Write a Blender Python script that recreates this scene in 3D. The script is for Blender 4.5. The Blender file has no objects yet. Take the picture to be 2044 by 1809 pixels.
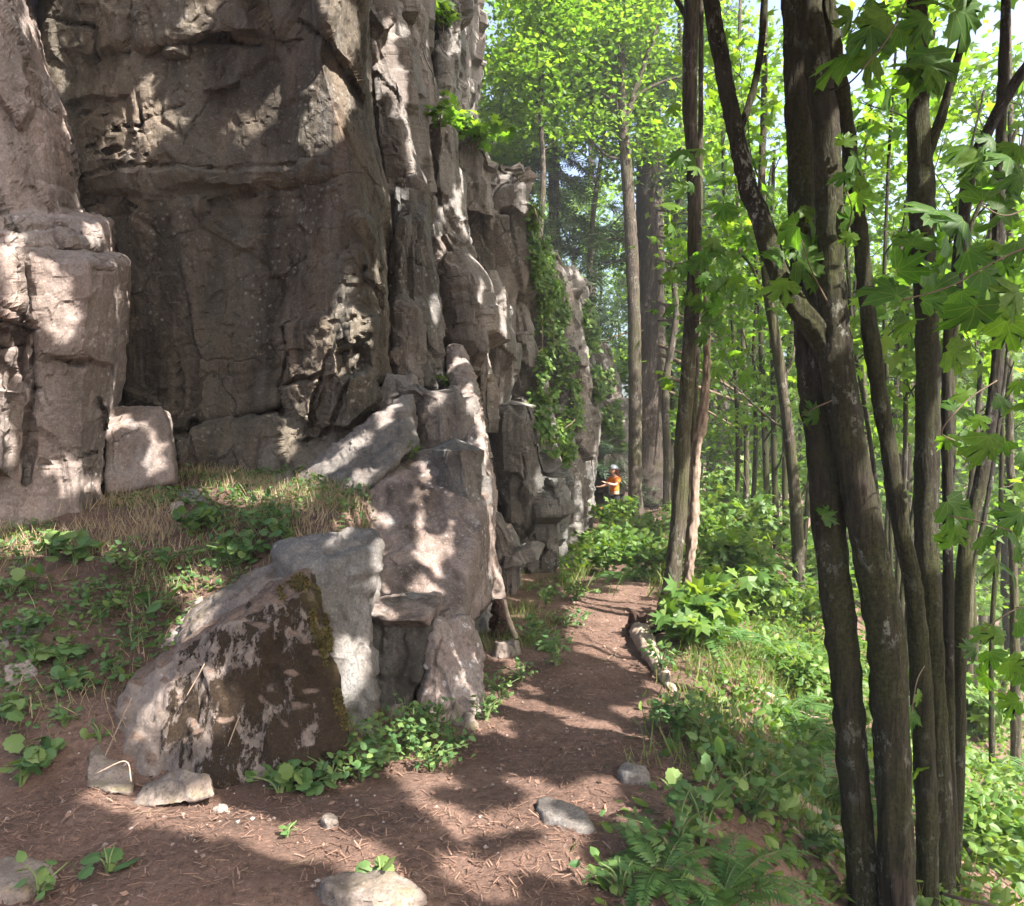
import bpy, bmesh, math, random
import numpy as np
from mathutils import Vector
from mathutils.bvhtree import BVHTree

random.seed(7)
RNG = np.random.default_rng(7)
SC = bpy.context.scene
COL = SC.collection

# ------------------------------------------------------------------ camera, sky, sun, exposure
FV = 1604.0                     # focal length in units of the 2044 x 1809 working frame
CX, CY = 1022.0, 904.5
cam_d = bpy.data.cameras.new('camera')
cam = bpy.data.objects.new('camera', cam_d)
COL.objects.link(cam)
cam.location = (0, 0, 0)
cam.rotation_euler = (math.radians(90), 0, 0)
cam_d.sensor_fit = 'HORIZONTAL'
cam_d.angle_x = 2 * math.atan(1022.0 / FV)
cam_d.clip_start = 0.05
cam_d.clip_end = 3000
SC.camera = cam

SUN_EL = math.radians(47)
sun_h = np.array([0.74, -0.67]); sun_h /= np.linalg.norm(sun_h)
S = np.array([math.cos(SUN_EL) * sun_h[0], math.cos(SUN_EL) * sun_h[1], math.sin(SUN_EL)])   # towards the sun

world = bpy.data.worlds.new('World')
SC.world = world
world.use_nodes = True
wn = world.node_tree
for n in list(wn.nodes):
    wn.nodes.remove(n)
w_out = wn.nodes.new('ShaderNodeOutputWorld')
w_bg = wn.nodes.new('ShaderNodeBackground')
w_sky = wn.nodes.new('ShaderNodeTexSky')
w_sky.sky_type = 'NISHITA'
w_sky.sun_disc = False
w_sky.sun_elevation = SUN_EL
w_sky.sun_rotation = math.atan2(S[0], S[1])
w_sky.air_density = 1.0
w_sky.dust_density = 6.0
w_sky.ozone_density = 1.0
w_bg.inputs['Strength'].default_value = 0.10
wn.links.new(w_sky.outputs[0], w_bg.inputs[0])
wn.links.new(w_bg.outputs[0], w_out.inputs[0])

sun_d = bpy.data.lights.new('sun', 'SUN')
sun = bpy.data.objects.new('sun', sun_d)
COL.objects.link(sun)
sun_d.energy = 5.0
sun_d.angle = math.radians(0.53)
sun_d.color = (1.0, 0.92, 0.85)
sun.rotation_euler = Vector(-S).to_track_quat('-Z', 'Y').to_euler()

vs = SC.view_settings
vs.view_transform = 'Standard'
vs.look = 'None'
vs.exposure = 2.4
vs.gamma = 1.0
vs.use_curve_mapping = False
cy = SC.cycles
cy.max_bounces = 6
cy.use_adaptive_sampling = True
cy.adaptive_threshold = 0.025
cy.diffuse_bounces = 3
cy.glossy_bounces = 2
cy.transmission_bounces = 4
cy.transparent_max_bounces = 4
cy.caustics_reflective = False
cy.caustics_refractive = False
cy.use_denoising = True

# ------------------------------------------------------------------ maths helpers
def P(vx, vy, d):
    """a point seen at (vx, vy) of the working frame, d metres in front of the camera"""
    return np.array([(vx - CX) / FV * d, d, (CY - vy) / FV * d])

def nrm(a):
    return a / np.maximum(np.linalg.norm(a, axis=-1, keepdims=True), 1e-9)

def sstep(a, b, x):
    t = np.clip((x - a) / (b - a), 0, 1)
    return t * t * (3 - 2 * t)

def hsh(i, j, k, seed):
    n = (i.astype(np.int64) * 73856093) ^ (j.astype(np.int64) * 19349663) ^ (k.astype(np.int64) * 83492791) ^ (seed * 2654435761)
    n = n & 0xFFFFFFFF
    n = ((n ^ (n >> 15)) * 2246822519) & 0xFFFFFFFF
    n = ((n ^ (n >> 13)) * 3266489917) & 0xFFFFFFFF
    n = n ^ (n >> 16)
    return n.astype(np.float64) / 4294967296.0

def vnoise(p, seed=0):
    f = np.floor(p)
    t = p - f
    t = t * t * (3 - 2 * t)
    f = f.astype(np.int64)
    r = 0
    for dx in (0, 1):
        for dy in (0, 1):
            for dz in (0, 1):
                w = (t[..., 0] if dx else 1 - t[..., 0]) * (t[..., 1] if dy else 1 - t[..., 1]) * (t[..., 2] if dz else 1 - t[..., 2])
                r = r + w * hsh(f[..., 0] + dx, f[..., 1] + dy, f[..., 2] + dz, seed)
    return r * 2 - 1

def fbm(p, oct=4, seed=0, gain=0.5):
    a, r = 1.0, 0
    for o in range(oct):
        r = r + a * vnoise(p * (2.03 ** o) + 17.3 * o, seed + o)
        a *= gain
    return r

def worley(p, seed=0, box=False):
    """the two nearest feature points: distances, positions, four random numbers for each"""
    f = np.floor(p).astype(np.int64)
    n = p.shape[0]
    f1 = np.full(n, 9e9); f2 = np.full(n, 9e9)
    p1 = np.zeros((n, 3)); p2 = np.zeros((n, 3)); i1 = np.zeros((n, 3), np.int64); i2 = np.zeros((n, 3), np.int64)
    for dx in (-1, 0, 1):
        for dy in (-1, 0, 1):
            for dz in (-1, 0, 1):
                i, j, k = f[:, 0] + dx, f[:, 1] + dy, f[:, 2] + dz
                q = np.stack([i + hsh(i, j, k, seed), j + hsh(i, j, k, seed + 1), k + hsh(i, j, k, seed + 2)], 1)
                c = np.stack([i, j, k], 1)
                d = np.abs(p - q).max(1) if box else np.linalg.norm(p - q, axis=1)
                m = d < f1
                m2 = (~m) & (d < f2)
                f2[m] = f1[m]; p2[m] = p1[m]; i2[m] = i1[m]
                f1[m] = d[m]; p1[m] = q[m]; i1[m] = c[m]
                f2[m2] = d[m2]; p2[m2] = q[m2]; i2[m2] = c[m2]
    r1 = np.stack([hsh(i1[:, 0], i1[:, 1], i1[:, 2], seed + 5 + c) for c in range(4)], 1)
    r2 = np.stack([hsh(i2[:, 0], i2[:, 1], i2[:, 2], seed + 5 + c) for c in range(4)], 1)
    return f1, f2, p1, p2, r1, r2

JR = np.array([[.89, .39, .22], [-.42, .90, .11], [-.16, -.19, .97]])      # the cliff's joint directions
def rock_disp(p, size, amp, crack, seed, zs=0.7, tilt=0.5, bev=.06, box=True):
    """chiselled blocks: every cell of a gently warped cell pattern is a plane of its own, its edges bevelled; some joints open into cracks"""
    w = np.stack([fbm(p * .8 / size, 3, seed + 31 + c) for c in range(3)], -1) * size * 0.06
    q = (p + w) / size
    q = (q @ JR.T if box else q) * np.array([1, 1, zs])
    f1, f2, p1, p2, r1, r2 = worley(q, seed, box)
    def plane(fp, r): return (r[:, 0] - 0.5) * 1.3 * amp + ((q - fp) * (r[:, 1:4] - 0.5) * 2).sum(1) * amp * 2.4 * tilt
    k = .5 - .5 * sstep(0, bev, f2 - f1)
    pl = plane(p1, r1) * (1 - k) + plane(p2, r2) * k
    open_ = sstep(.15, .4, vnoise(p * .9 / size + 40.0, seed + 77))
    cr = np.exp(-((f2 - f1) / 0.03) ** 2) * crack * open_
    return pl - cr

# ------------------------------------------------------------------ object helpers
def mesh_np(name, verts, faces, mat=None, smooth=True, tint=None):
    """faces: (n,3) or (n,4) int array"""
    me = bpy.data.meshes.new(name)
    verts = np.ascontiguousarray(verts, np.float32)
    faces = np.ascontiguousarray(faces, np.int32)
    k = faces.shape[1]
    me.vertices.add(len(verts)); me.vertices.foreach_set('co', verts.ravel())
    me.loops.add(faces.size); me.loops.foreach_set('vertex_index', faces.ravel())
    me.polygons.add(len(faces))
    me.polygons.foreach_set('loop_start', np.arange(0, faces.size, k, dtype=np.int32))
    me.polygons.foreach_set('use_smooth', np.full(len(faces), smooth, dtype=bool))
    if tint is not None:
        at = me.attributes.new('tint', 'FLOAT', 'POINT')
        at.data.foreach_set('value', np.ascontiguousarray(tint, np.float32))
    me.update(calc_edges=True)
    if mat:
        me.materials.append(mat)
    return me

def link(name, me, parent=None, loc=None):
    o = bpy.data.objects.new(name, me)
    COL.objects.link(o)
    if loc is not None:
        o.location = loc
    if parent is not None:
        o.parent = parent
    return o

def empty(name, loc, rz=0.0):
    o = bpy.data.objects.new(name, None)
    COL.objects.link(o)
    o.empty_display_size = 0.2
    o.location = [float(c) for c in loc]
    o.rotation_euler = (0, 0, rz)
    return o

def tag(o, label=None, cat=None, group=None, kind=None):
    if label: o['label'] = label
    if cat: o['category'] = cat
    if group: o['group'] = group
    if kind: o['kind'] = kind
    return o

def grid_faces(nv, nu, wrap=False):
    i = np.arange(nv - 1)[:, None]
    j = np.arange(nu if wrap else nu - 1)[None, :]
    j2 = (j + 1) % nu
    a = i * nu + j; b = i * nu + j2; c = (i + 1) * nu + j2; d = (i + 1) * nu + j
    return np.stack([a, b, c, d], -1).reshape(-1, 4)

class Bag:
    """collects vertex/triangle arrays of ONE part"""
    def __init__(s): s.v, s.f, s.t, s.n = [], [], [], 0
    def add(s, v, f, t=None):
        f = np.asarray(f)
        if f.shape[1] == 4:
            f = np.concatenate([f[:, [0, 1, 2]], f[:, [0, 2, 3]]])
        s.v.append(np.asarray(v, float)); s.f.append(f + s.n); s.n += len(v)
        s.t.append(np.full(len(v), 0.5) if t is None else np.broadcast_to(np.asarray(t, float), (len(v),)))
    def build(s, name, mat, base=(0, 0, 0), smooth=True):
        return mesh_np(name, np.concatenate(s.v) - np.asarray(base, float), np.concatenate(s.f), mat, smooth, np.concatenate(s.t))

def path_smooth(pts, n):
    """Catmull-Rom through pts (k, m) -> n samples"""
    pts = np.asarray(pts, float)
    k = len(pts)
    if k == 2:
        t = np.linspace(0, 1, n)[:, None]
        return pts[0] * (1 - t) + pts[1] * t
    q = np.vstack([2 * pts[0] - pts[1], pts, 2 * pts[-1] - pts[-2]])
    u = np.linspace(0, k - 1 - 1e-6, n)
    i = np.floor(u).astype(int); t = (u - i)[:, None]
    p0, p1, p2, p3 = q[i], q[i + 1], q[i + 2], q[i + 3]
    return 0.5 * ((2 * p1) + (-p0 + p2) * t + (2 * p0 - 5 * p1 + 4 * p2 - p3) * t * t + (-p0 + 3 * p1 - 3 * p2 + p3) * t ** 3)

def tube(pts, rad, sides=8, rough=0.0, furrow=0.0, seed=0, cap=True):
    """tube along pts with radii; furrow = depth of lengthwise bark ridges"""
    pts = np.asarray(pts, float); n = len(pts)
    rad = np.asarray(rad, float)
    T = nrm(np.gradient(pts, axis=0))
    ref = np.array([1.0, 0.13, 0.07]) if abs(T[0, 0]) < 0.8 else np.array([0.1, 1.0, 0.2])
    U = nrm(ref - T * (T @ ref)[:, None]); W = np.cross(T, U)
    a = np.linspace(0, 2 * math.pi, sides, endpoint=False)
    ca, sa = np.cos(a), np.sin(a)
    L = np.concatenate([[0], np.cumsum(np.linalg.norm(np.diff(pts, axis=0), axis=1))])
    r = np.repeat(rad[:, None], sides, 1)
    q = np.stack([np.broadcast_to(ca, (n, sides)), np.broadcast_to(sa, (n, sides)), np.broadcast_to(L[:, None], (n, sides))], -1)
    if rough:
        r = r * (1 + rough * fbm(q * np.array([1.6, 1.6, 2.5]), 3, seed))
    if furrow:
        c = q * np.array([6, 6, 9.0]); c[..., :2] *= (rad[:, None, None] / 0.09)
        f = np.abs(fbm(c, 3, seed + 9)) * 2 - 0.6
        r = r + furrow * f
    v = pts[:, None, :] + r[..., None] * (ca[None, :, None] * U[:, None, :] + sa[None, :, None] * W[:, None, :])
    v = v.reshape(-1, 3)
    f = grid_faces(n, sides, True)
    f = np.concatenate([f[:, [0, 1, 2]], f[:, [0, 2, 3]]])
    if cap:
        e = len(v)
        v = np.vstack([v, pts[-1] + T[-1] * rad[-1] * 0.3, pts[0]])
        j = np.arange(sides); j2 = (j + 1) % sides
        o = (n - 1) * sides
        f = np.vstack([f, np.stack([o + j, o + j2, np.full(sides, e)], 1), np.stack([j2, j, np.full(sides, e + 1)], 1)])
    return v, f

# leaf templates: x across, y along, z out of the leaf
def fan(outline, centre, cup=0.0, droop=0.0):
    o = np.array(outline, float)
    v = np.vstack([[centre[0], centre[1]], o])
    z = -cup * v[:, 0] ** 2 - droop * v[:, 1] ** 2
    z[0] += 0.02
    v = np.column_stack([v, z])
    n = len(o)
    f = np.array([[0, 1 + (i + 1) % n, 1 + i] for i in range(n)])
    return v, f

def mirror(h):
    return h + [(-x, y) for x, y in reversed(h) if abs(x) > 1e-6]

LEAF_HI = fan(mirror([(0, 1.0), (.07, .87), (.20, .82), (.17, .70), (.19, .56), (.21, .50), (.33, .62), (.38, .76), (.50, .71), (.70, .79), (.63, .64), (.74, .53), (.56, .46), (.40, .35),
                      (.52, .36), (.62, .29), (.76, .17), (.60, .09), (.54, -.06), (.32, -.05), (.13, -.10), (0, .04)]), (0, .30), .25, .15)
LEAF_LO = fan(mirror([(0, 1.0), (.17, .60), (.58, .74), (.32, .32), (.54, .06), (0, .03)]), (0, .3), .3, .15)
LEAF_OV = fan(mirror([(0, 1.0), (.27, .60), (.27, .22), (0, 0)]), (0, .4), .5, .12)
LEAF_DI = (np.array([[0, 0, 0], [.34, .45, -.07], [0, 1, -.12], [-.34, .45, -.07]]), np.array([[0, 1, 2], [0, 2, 3]]))
LEAF_HE = fan(mirror([(0, 1.0), (.20, .86), (.30, .88), (.40, .66), (.52, .60), (.50, .34), (.56, .18), (.36, .02), (.2, -.10), (0, .06)]), (0, .4), .3, .1)

def blade(w=0.02, bend=0.35):
    y = np.array([0, .4, .75, 1.0]); z = bend * y ** 2.2
    v, f = [], []
    for i, (yy, zz) in enumerate(zip(y, z)):
        ww = w * (1 - (yy) ** 1.5) + 0.0006
        v += [[-ww, yy * (1 - .25 * yy * bend), zz], [ww, yy * (1 - .25 * yy * bend), zz]]
        if i: f += [[2 * i - 2, 2 * i - 1, 2 * i + 1], [2 * i - 2, 2 * i + 1, 2 * i]]
    return np.array(v), np.array(f)
BLADE = blade()

def scatter(tm, pos, nor, scl, spin=None, tdir=None, rng=RNG):
    """copies of a template -> verts, tris, tint. nor = leaf normals; tdir = direction of the leaf's length"""
    tv, tf = tm
    n = len(pos)
    nor = nrm(np.asarray(nor, float))
    if tdir is None:
        tdir = nrm(rng.normal(size=(n, 3)))
    T = tdir - nor * (tdir * nor).sum(1, keepdims=True)
    T = nrm(T); B = np.cross(T, nor)
    scl = np.broadcast_to(np.asarray(scl, float), (n,))
    v = pos[:, None, :] + scl[:, None, None] * (tv[None, :, 0, None] * B[:, None, :] + tv[None, :, 1, None] * T[:, None, :] + tv[None, :, 2, None] * nor[:, None, :])
    m = len(tv)
    f = (tf[None] + (np.arange(n) * m)[:, None, None]).reshape(-1, 3)
    t = np.repeat(rng.random(n), m)
    return v.reshape(-1, 3), f, t

# ------------------------------------------------------------------ materials
def ramp_node(nt, stops):
    r = nt.nodes.new('ShaderNodeValToRGB')
    e = r.color_ramp.elements
    while len(e) < len(stops): e.new(0.5)
    for q, (p, c) in zip(e, stops):
        q.position = p
        q.color = (c[0], c[1], c[2], 1) if hasattr(c, '__len__') else (c, c, c, 1)
    return r

class Mat:
    def __init__(s, name):
        s.m = bpy.data.materials.new(name); s.m.use_nodes = True
        s.t = s.m.node_tree
        s.b = s.t.nodes['Principled BSDF']
        s.b.inputs['Specular IOR Level'].default_value = 0.25
        s.co = s.t.nodes.new('ShaderNodeTexCoord').outputs['Object']
    def n(s, ty): return s.t.nodes.new(ty)
    def l(s, a, b): s.t.links.new(a, b)
    def mapped(s, sc, rot=(0, 0, 0), loc=(0, 0, 0)):
        m = s.n('ShaderNodeMapping'); m.inputs['Scale'].default_value = sc; m.inputs['Rotation'].default_value = rot; m.inputs['Location'].default_value = loc
        s.l(s.co, m.inputs[0]); return m.outputs[0]
    def noise(s, scale, detail=6, rough=.6, sc=None, dist=0.0, loc=(0, 0, 0)):
        t = s.n('ShaderNodeTexNoise'); t.inputs['Scale'].default_value = scale; t.inputs['Detail'].default_value = detail
        t.inputs['Roughness'].default_value = rough; t.inputs['Distortion'].default_value = dist
        s.l(s.mapped(sc or (1, 1, 1), loc=loc), t.inputs['Vector']); return t.outputs['Fac']
    def voro(s, scale, feat='F1', sc=None, rnd=1.0):
        t = s.n('ShaderNodeTexVoronoi'); t.feature = feat; t.inputs['Scale'].default_value = scale; t.inputs['Randomness'].default_value = rnd
        s.l(s.mapped(sc or (1, 1, 1)), t.inputs['Vector']); return t.outputs['Distance']
    def ramp(s, fac, stops):
        r = ramp_node(s.t, stops); s.l(fac, r.inputs[0]); return r.outputs[0]
    def mix(s, fac, a, b, mode='MIX'):
        m = s.n('ShaderNodeMix'); m.data_type = 'RGBA'; m.blend_type = mode
        for v, i in ((fac, 0), (a, 6), (b, 7)):
            if hasattr(v, 'is_linked'): s.l(v, m.inputs[i])
            elif i == 0: m.inputs[0].default_value = v
            else: m.inputs[i].default_value = (*v, 1)
        return m.outputs[2]
    def math(s, op, a, b=0.5):
        m = s.n('ShaderNodeMath'); m.operation = op
        for v, i in ((a, 0), (b, 1)):
            if hasattr(v, 'is_linked'): s.l(v, m.inputs[i])
            else: m.inputs[i].default_value = v
        return m.outputs[0]
    def bump(s, h, strength=.5, dist=.02, prev=None):
        b = s.n('ShaderNodeBump'); b.inputs['Strength'].default_value = strength; b.inputs['Distance'].default_value = dist
        s.l(h, b.inputs['Height'])
        if prev is not None: s.l(prev, b.inputs['Normal'])
        return b.outputs[0]
    def sep(s, i, space='Object'):
        x = s.n('ShaderNodeSeparateXYZ'); s.l(s.co, x.inputs[0]); return x.outputs[i]
    def nz(s, i=2):
        g = s.n('ShaderNodeNewGeometry'); x = s.n('ShaderNodeSeparateXYZ'); s.l(g.outputs['Normal'], x.inputs[0]); return x.outputs[i]
    def done(s, col, rough=.85, nor=None):
        if hasattr(col, 'is_linked'): s.l(col, s.b.inputs['Base Color'])
        else: s.b.inputs['Base Color'].default_value = (*col, 1)
        if hasattr(rough, 'is_linked'): s.l(rough, s.b.inputs['Roughness'])
        else: s.b.inputs['Roughness'].default_value = rough
        if nor is not None: s.l(nor, s.b.inputs['Normal'])
        return s.m

def rock_mat(name, base=(.155, .141, .129), dark=(.045, .038, .032), pale=(.34, .32, .30), lichen=.5, moss=0.0, stain=.5, seed=0.0):
    m = Mat(name)
    lo = (seed * 3.1, seed * 1.7, seed)
    big = m.noise(.55, 5, .6, (1, 1, .8), .4, lo)
    c = m.ramp(big, [(.3, dark), (.48, base), (.68, tuple(1.45 * k for k in base))])
    warm = m.noise(1.7, 4, .6, (1, 1, .5), .2, lo)
    c = m.mix(m.ramp(warm, [(.45, 0.), (.7, .55)]), c, (base[0] * 1.15, base[1] * .93, base[2] * .8))
    streak = m.noise(2.6, 6, .62, (1, 1, .14), .5, lo)
    c = m.mix(m.ramp(streak, [(.42, 0.), (.62, min(1., stain * 1.5))]), c, tuple(.8 * k for k in dark))
    grn = m.noise(.9, 4, .55, (1, 1, .6), .3, (lo[0] + 2, 5, 8))
    c = m.mix(m.ramp(grn, [(.5, 0.), (.66, .6)]), c, (base[0] * .72, base[1] * .82, base[2] * .84))
    streak2 = m.noise(4.1, 5, .6, (1.2, 1.2, .2), .3, (lo[0] + 9, 3, 1))
    c = m.mix(m.ramp(streak2, [(.56, 0.), (.74, .5 * lichen)]), c, (pale[0] * .8, pale[1] * .86, pale[2] * .9))
    sp = m.noise(26, 4, .7, None, 0, lo)
    c = m.mix(m.ramp(sp, [(.34, .5), (.48, 0.)]), c, tuple(.45 * k for k in base))
    c = m.mix(m.ramp(sp, [(.55, 0.), (.70, .45)]), c, tuple(min(1, 1.6 * k) for k in base))
    gr = m.noise(75, 3, .65, (1, 1, .8), 0, lo)
    c = m.mix(m.ramp(gr, [(.36, .6), (.48, 0.)]), c, tuple(.4 * k for k in base))
    c = m.mix(m.ramp(gr, [(.60, 0.), (.70, .30)]), c, pale)
    ck = m.n('ShaderNodeTexVoronoi'); ck.feature = 'DISTANCE_TO_EDGE'; ck.inputs['Scale'].default_value = 1.4
    wv = m.n('ShaderNodeMix'); wv.data_type = 'RGBA'; wv.blend_type = 'LINEAR_LIGHT'; wv.inputs[0].default_value = .16
    wn_ = m.n('ShaderNodeTexNoise'); wn_.inputs['Scale'].default_value = 3.0; wn_.inputs['Detail'].default_value = 5
    m.l(m.co, wn_.inputs['Vector']); m.l(m.mapped((1, 1, .75), loc=lo), wv.inputs[6]); m.l(wn_.outputs['Color'], wv.inputs[7]); m.l(wv.outputs[2], ck.inputs['Vector'])
    ckm = m.math('MULTIPLY', m.ramp(ck.outputs['Distance'], [(.006, 1.), (.020, 0.)]), m.ramp(m.noise(1.5, 3, .5, None, 0, (lo[0] + 1, 2, 9)), [(.54, 0.), (.64, .6)]))
    c = m.mix(ckm, c, tuple(.35 * k for k in dark))
    patch = m.noise(1.2, 3, .5, None, 0, (lo[0] + 4, 7, 2))
    lv = m.voro(13)
    lspot = m.math('MULTIPLY', m.ramp(lv, [(.18, 1.), (.30, 0.)]), m.ramp(patch, [(.5, 0.), (.62, lichen)]))
    lspot = m.math('MULTIPLY', lspot, m.ramp(m.noise(40, 3, .7), [(.4, 0.), (.55, 1.)]))
    c = m.mix(lspot, c, pale)
    if moss:
        mz = m.math('MULTIPLY', m.ramp(m.nz(), [(.15, 0.), (.75, 1.)]), m.ramp(m.noise(3, 5, .7), [(.45, 0.), (.6, moss)]))
        c = m.mix(mz, c, (.085, .075, .018))
    h1 = m.noise(9, 10, .68, (1, 1, 1.3), .3, lo)
    h2 = m.noise(48, 6, .7)
    nn = m.bump(h1, .5, .03)
    nn = m.bump(h2, .4, .007, nn)
    nn = m.bump(m.math('SUBTRACT', 1.0, ckm), .8, .02, nn)
    return m.done(c, .9, nn)

def leaf_mat(name, stops, trans=.45, rough=.5, tcol=None, veins=False):
    m = Mat(name)
    a = m.n('ShaderNodeAttribute'); a.attribute_name = 'tint'
    oi = m.n('ShaderNodeObjectInfo')
    f = m.math('FRACT', m.math('ADD', a.outputs['Fac'], m.math('MULTIPLY', oi.outputs['Random'], .999)), 0)
    c = m.ramp(f, stops)
    if veins:                                   # five pale veins spreading from the stalk, and blotches
        ax, ay = m.math('ABSOLUTE', m.sep(0), 0), m.sep(1)
        dm = None
        for th in (0.0, .72, 1.28):
            d_ = m.math('ABSOLUTE', m.math('SUBTRACT', m.math('MULTIPLY', ax, math.cos(th)), m.math('MULTIPLY', ay, math.sin(th))), 0)
            dm = d_ if dm is None else m.math('MINIMUM', dm, d_)
        c = m.mix(m.ramp(m.noise(5, 4, .6), [(.4, 0.), (.65, .45)]), c, (.030, .085, .016))
        c = m.mix(m.ramp(dm, [(.004, .55), (.016, 0.)]), c, (.20, .27, .08))
    m.l(c, m.b.inputs['Base Color'])
    m.b.inputs['Roughness'].default_value = rough
    m.b.inputs['Specular IOR Level'].default_value = .35
    tr = m.n('ShaderNodeBsdfTranslucent')
    hsv = m.n('ShaderNodeMix'); hsv.data_type = 'RGBA'; hsv.blend_type = 'MULTIPLY'; hsv.inputs[0].default_value = 1
    m.l(c, hsv.inputs[6]); hsv.inputs[7].default_value = (*(tcol or (1.9, 1.75, .7)), 1)
    m.l(hsv.outputs[2], tr.inputs['Color'])
    mx = m.n('ShaderNodeMixShader'); mx.inputs[0].default_value = trans
    m.l(m.b.outputs[0], mx.inputs[1]); m.l(tr.outputs[0], mx.inputs[2])
    out = m.t.nodes['Material Output']
    m.l(mx.outputs[0], out.inputs['Surface'])
    return m.m

def bark_mat(name, lo, hi, moss=.4, lichen=.3, mosscol=(.035, .040, .010), fine=1.0):
    m = Mat(name)
    f = m.noise(42 * fine, 6, .68, (1, 1, .13), .7)
    c = m.ramp(f, [(.42, lo), (.58, hi)])
    g = m.noise(2.2, 4, .6)
    c = m.mix(m.ramp(g, [(.4, 0.), (.7, .5)]), c, tuple(.55 * k for k in hi))
    li = m.math('MULTIPLY', m.ramp(m.noise(22, 5, .75, (1, 1, .6)), [(.54, 0.), (.60, 1.)]), m.ramp(m.noise(2.7, 3, .5, None, 0, (3, 3, 3)), [(.48, 0.), (.62, lichen)]))
    c = m.mix(li, c, (.30, .31, .27))
    mo = m.ramp(m.noise(1.7, 6, .7, (1, 1, .45), .5, (5, 1, 2)), [(.5 - .12 * moss, 0.), (.62, min(1., moss * 1.6))])
    c = m.mix(mo, c, m.ramp(m.noise(60, 3, .6), [(.35, tuple(.5 * k for k in mosscol)), (.65, tuple(1.7 * k for k in mosscol))]))
    nn = m.bump(f, 1.0, .022)
    nn = m.bump(m.noise(70, 4, .7), .5, .004, nn)
    return m.done(c, .95, nn)

def plain_mat(name, col, rough=.8, var=.25, scale=12):
    m = Mat(name)
    f = m.noise(scale, 5, .65)
    c = m.ramp(f, [(.3, tuple((1 - var) * k for k in col)), (.7, tuple(min(1, (1 + var) * k) for k in col))])
    return m.done(c, rough, m.bump(f, .3, .01))

def soil_mat(name):
    m = Mat(name)
    a = m.noise(1.3, 5, .6)
    c = m.ramp(a, [(.3, (.048, .029, .021)), (.5, (.102, .063, .047)), (.72, (.165, .108, .083))])
    v = m.noise(34, 6, .75, (1, .7, 1))
    c = m.mix(m.ramp(v, [(.34, .75), (.48, 0.)]), c, (.030, .019, .014))
    c = m.mix(m.ramp(v, [(.56, 0.), (.70, .6)]), c, (.27, .165, .12))
    w = m.noise(120, 3, .6)
    c = m.mix(m.ramp(w, [(.6, 0.), (.72, .5)]), c, (.30, .21, .15))
    nn = m.bump(m.noise(20, 8, .7), .8, .03)
    nn = m.bump(m.noise(110, 4, .7), .7, .006, nn)
    return m.done(c, .95, nn)

M = {}
M['rock'] = rock_mat('cliff_rock')
M['rock_face'] = rock_mat('stained_face_rock', base=(.122, .103, .079), dark=(.036, .029, .020), lichen=.55, stain=.95, seed=2)  # olive-brown rock with strong dark stain streaks
M['rock_grey'] = rock_mat('grey_rock', base=(.135, .127, .117), dark=(.038, .034, .029), pale=(.36, .36, .34), lichen=.7, stain=.45, seed=5)
M['rock_pale'] = rock_mat('pale_pink_rock', base=(.205, .170, .151), dark=(.066, .051, .040), pale=(.45, .43, .41), lichen=.9, stain=.35, seed=7)
M['rock_block'] = rock_mat('boulder_rock', base=(.150, .125, .107), dark=(.060, .046, .036), lichen=.5, moss=.5, stain=.4, seed=9)
M['rock_dark'] = rock_mat('black_brown_rock', base=(.052, .047, .040), dark=(.018, .015, .012), pale=(.16, .16, .15), lichen=.5, stain=.6, seed=15)  # much darker rock for the body of the table rock
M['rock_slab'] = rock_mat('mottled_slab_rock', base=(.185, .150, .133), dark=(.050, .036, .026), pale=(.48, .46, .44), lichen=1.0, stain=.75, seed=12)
M['soil'] = soil_mat('trail_soil')
M['maple'] = leaf_mat('maple_leaf', [(0, (.060, .130, .024)), (.5, (.088, .170, .032)), (1, (.135, .215, .042))], .6, .55, (1.8, 1.85, .5))
M['maple_near'] = leaf_mat('near_maple_leaf', [(0, (.050, .125, .024)), (.6, (.075, .170, .028)), (1, (.12, .21, .032))], .68, .5, (1.9, 2.0, .5), True)
M['shade'] = leaf_mat('shade_canopy_leaf', [(0, (.045, .085, .018)), (1, (.080, .125, .026))], .25, .6)  # leaves of the unseen canopy added to cast shade
M['shrub'] = leaf_mat('shrub_leaf', [(0, (.050, .115, .024)), (.5, (.075, .150, .028)), (1, (.125, .195, .037))], .48, .5)
M['weed'] = leaf_mat('weed_leaf', [(0, (.045, .105, .035)), (.5, (.070, .140, .042)), (1, (.120, .180, .050))], .35, .55)
M['fern'] = leaf_mat('fern_frond', [(0, (.040, .105, .030)), (1, (.080, .155, .038))], .35, .55)
M['needle'] = leaf_mat('fir_needles', [(0, (.022, .050, .026)), (.5, (.035, .070, .034)), (1, (.070, .105, .050))], .2, .6, (1.4, 1.4, .8))
M['dry'] = leaf_mat('dry_grass', [(0, (.22, .165, .095)), (.6, (.34, .27, .165)), (1, (.42, .35, .21))], .3, .7, (1.2, 1.1, .9))
M['grass'] = leaf_mat('green_grass', [(0, (.075, .125, .030)), (.6, (.12, .17, .042)), (1, (.22, .21, .08))], .35, .6, (1.4, 1.3, .7))
M['litter'] = leaf_mat('needle_litter', [(0, (.060, .034, .023)), (.5, (.125, .072, .050)), (1, (.24, .155, .11))], .1, .8, (1, 1, 1))
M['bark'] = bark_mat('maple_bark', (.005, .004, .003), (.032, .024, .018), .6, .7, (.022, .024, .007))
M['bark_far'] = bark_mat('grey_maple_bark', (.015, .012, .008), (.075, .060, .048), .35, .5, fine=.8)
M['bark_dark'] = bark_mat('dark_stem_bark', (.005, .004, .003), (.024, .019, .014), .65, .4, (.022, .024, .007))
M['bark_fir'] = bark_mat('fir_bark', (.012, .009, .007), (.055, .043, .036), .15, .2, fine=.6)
M['twig'] = plain_mat('twig_wood', (.10, .075, .05), .85)
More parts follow.
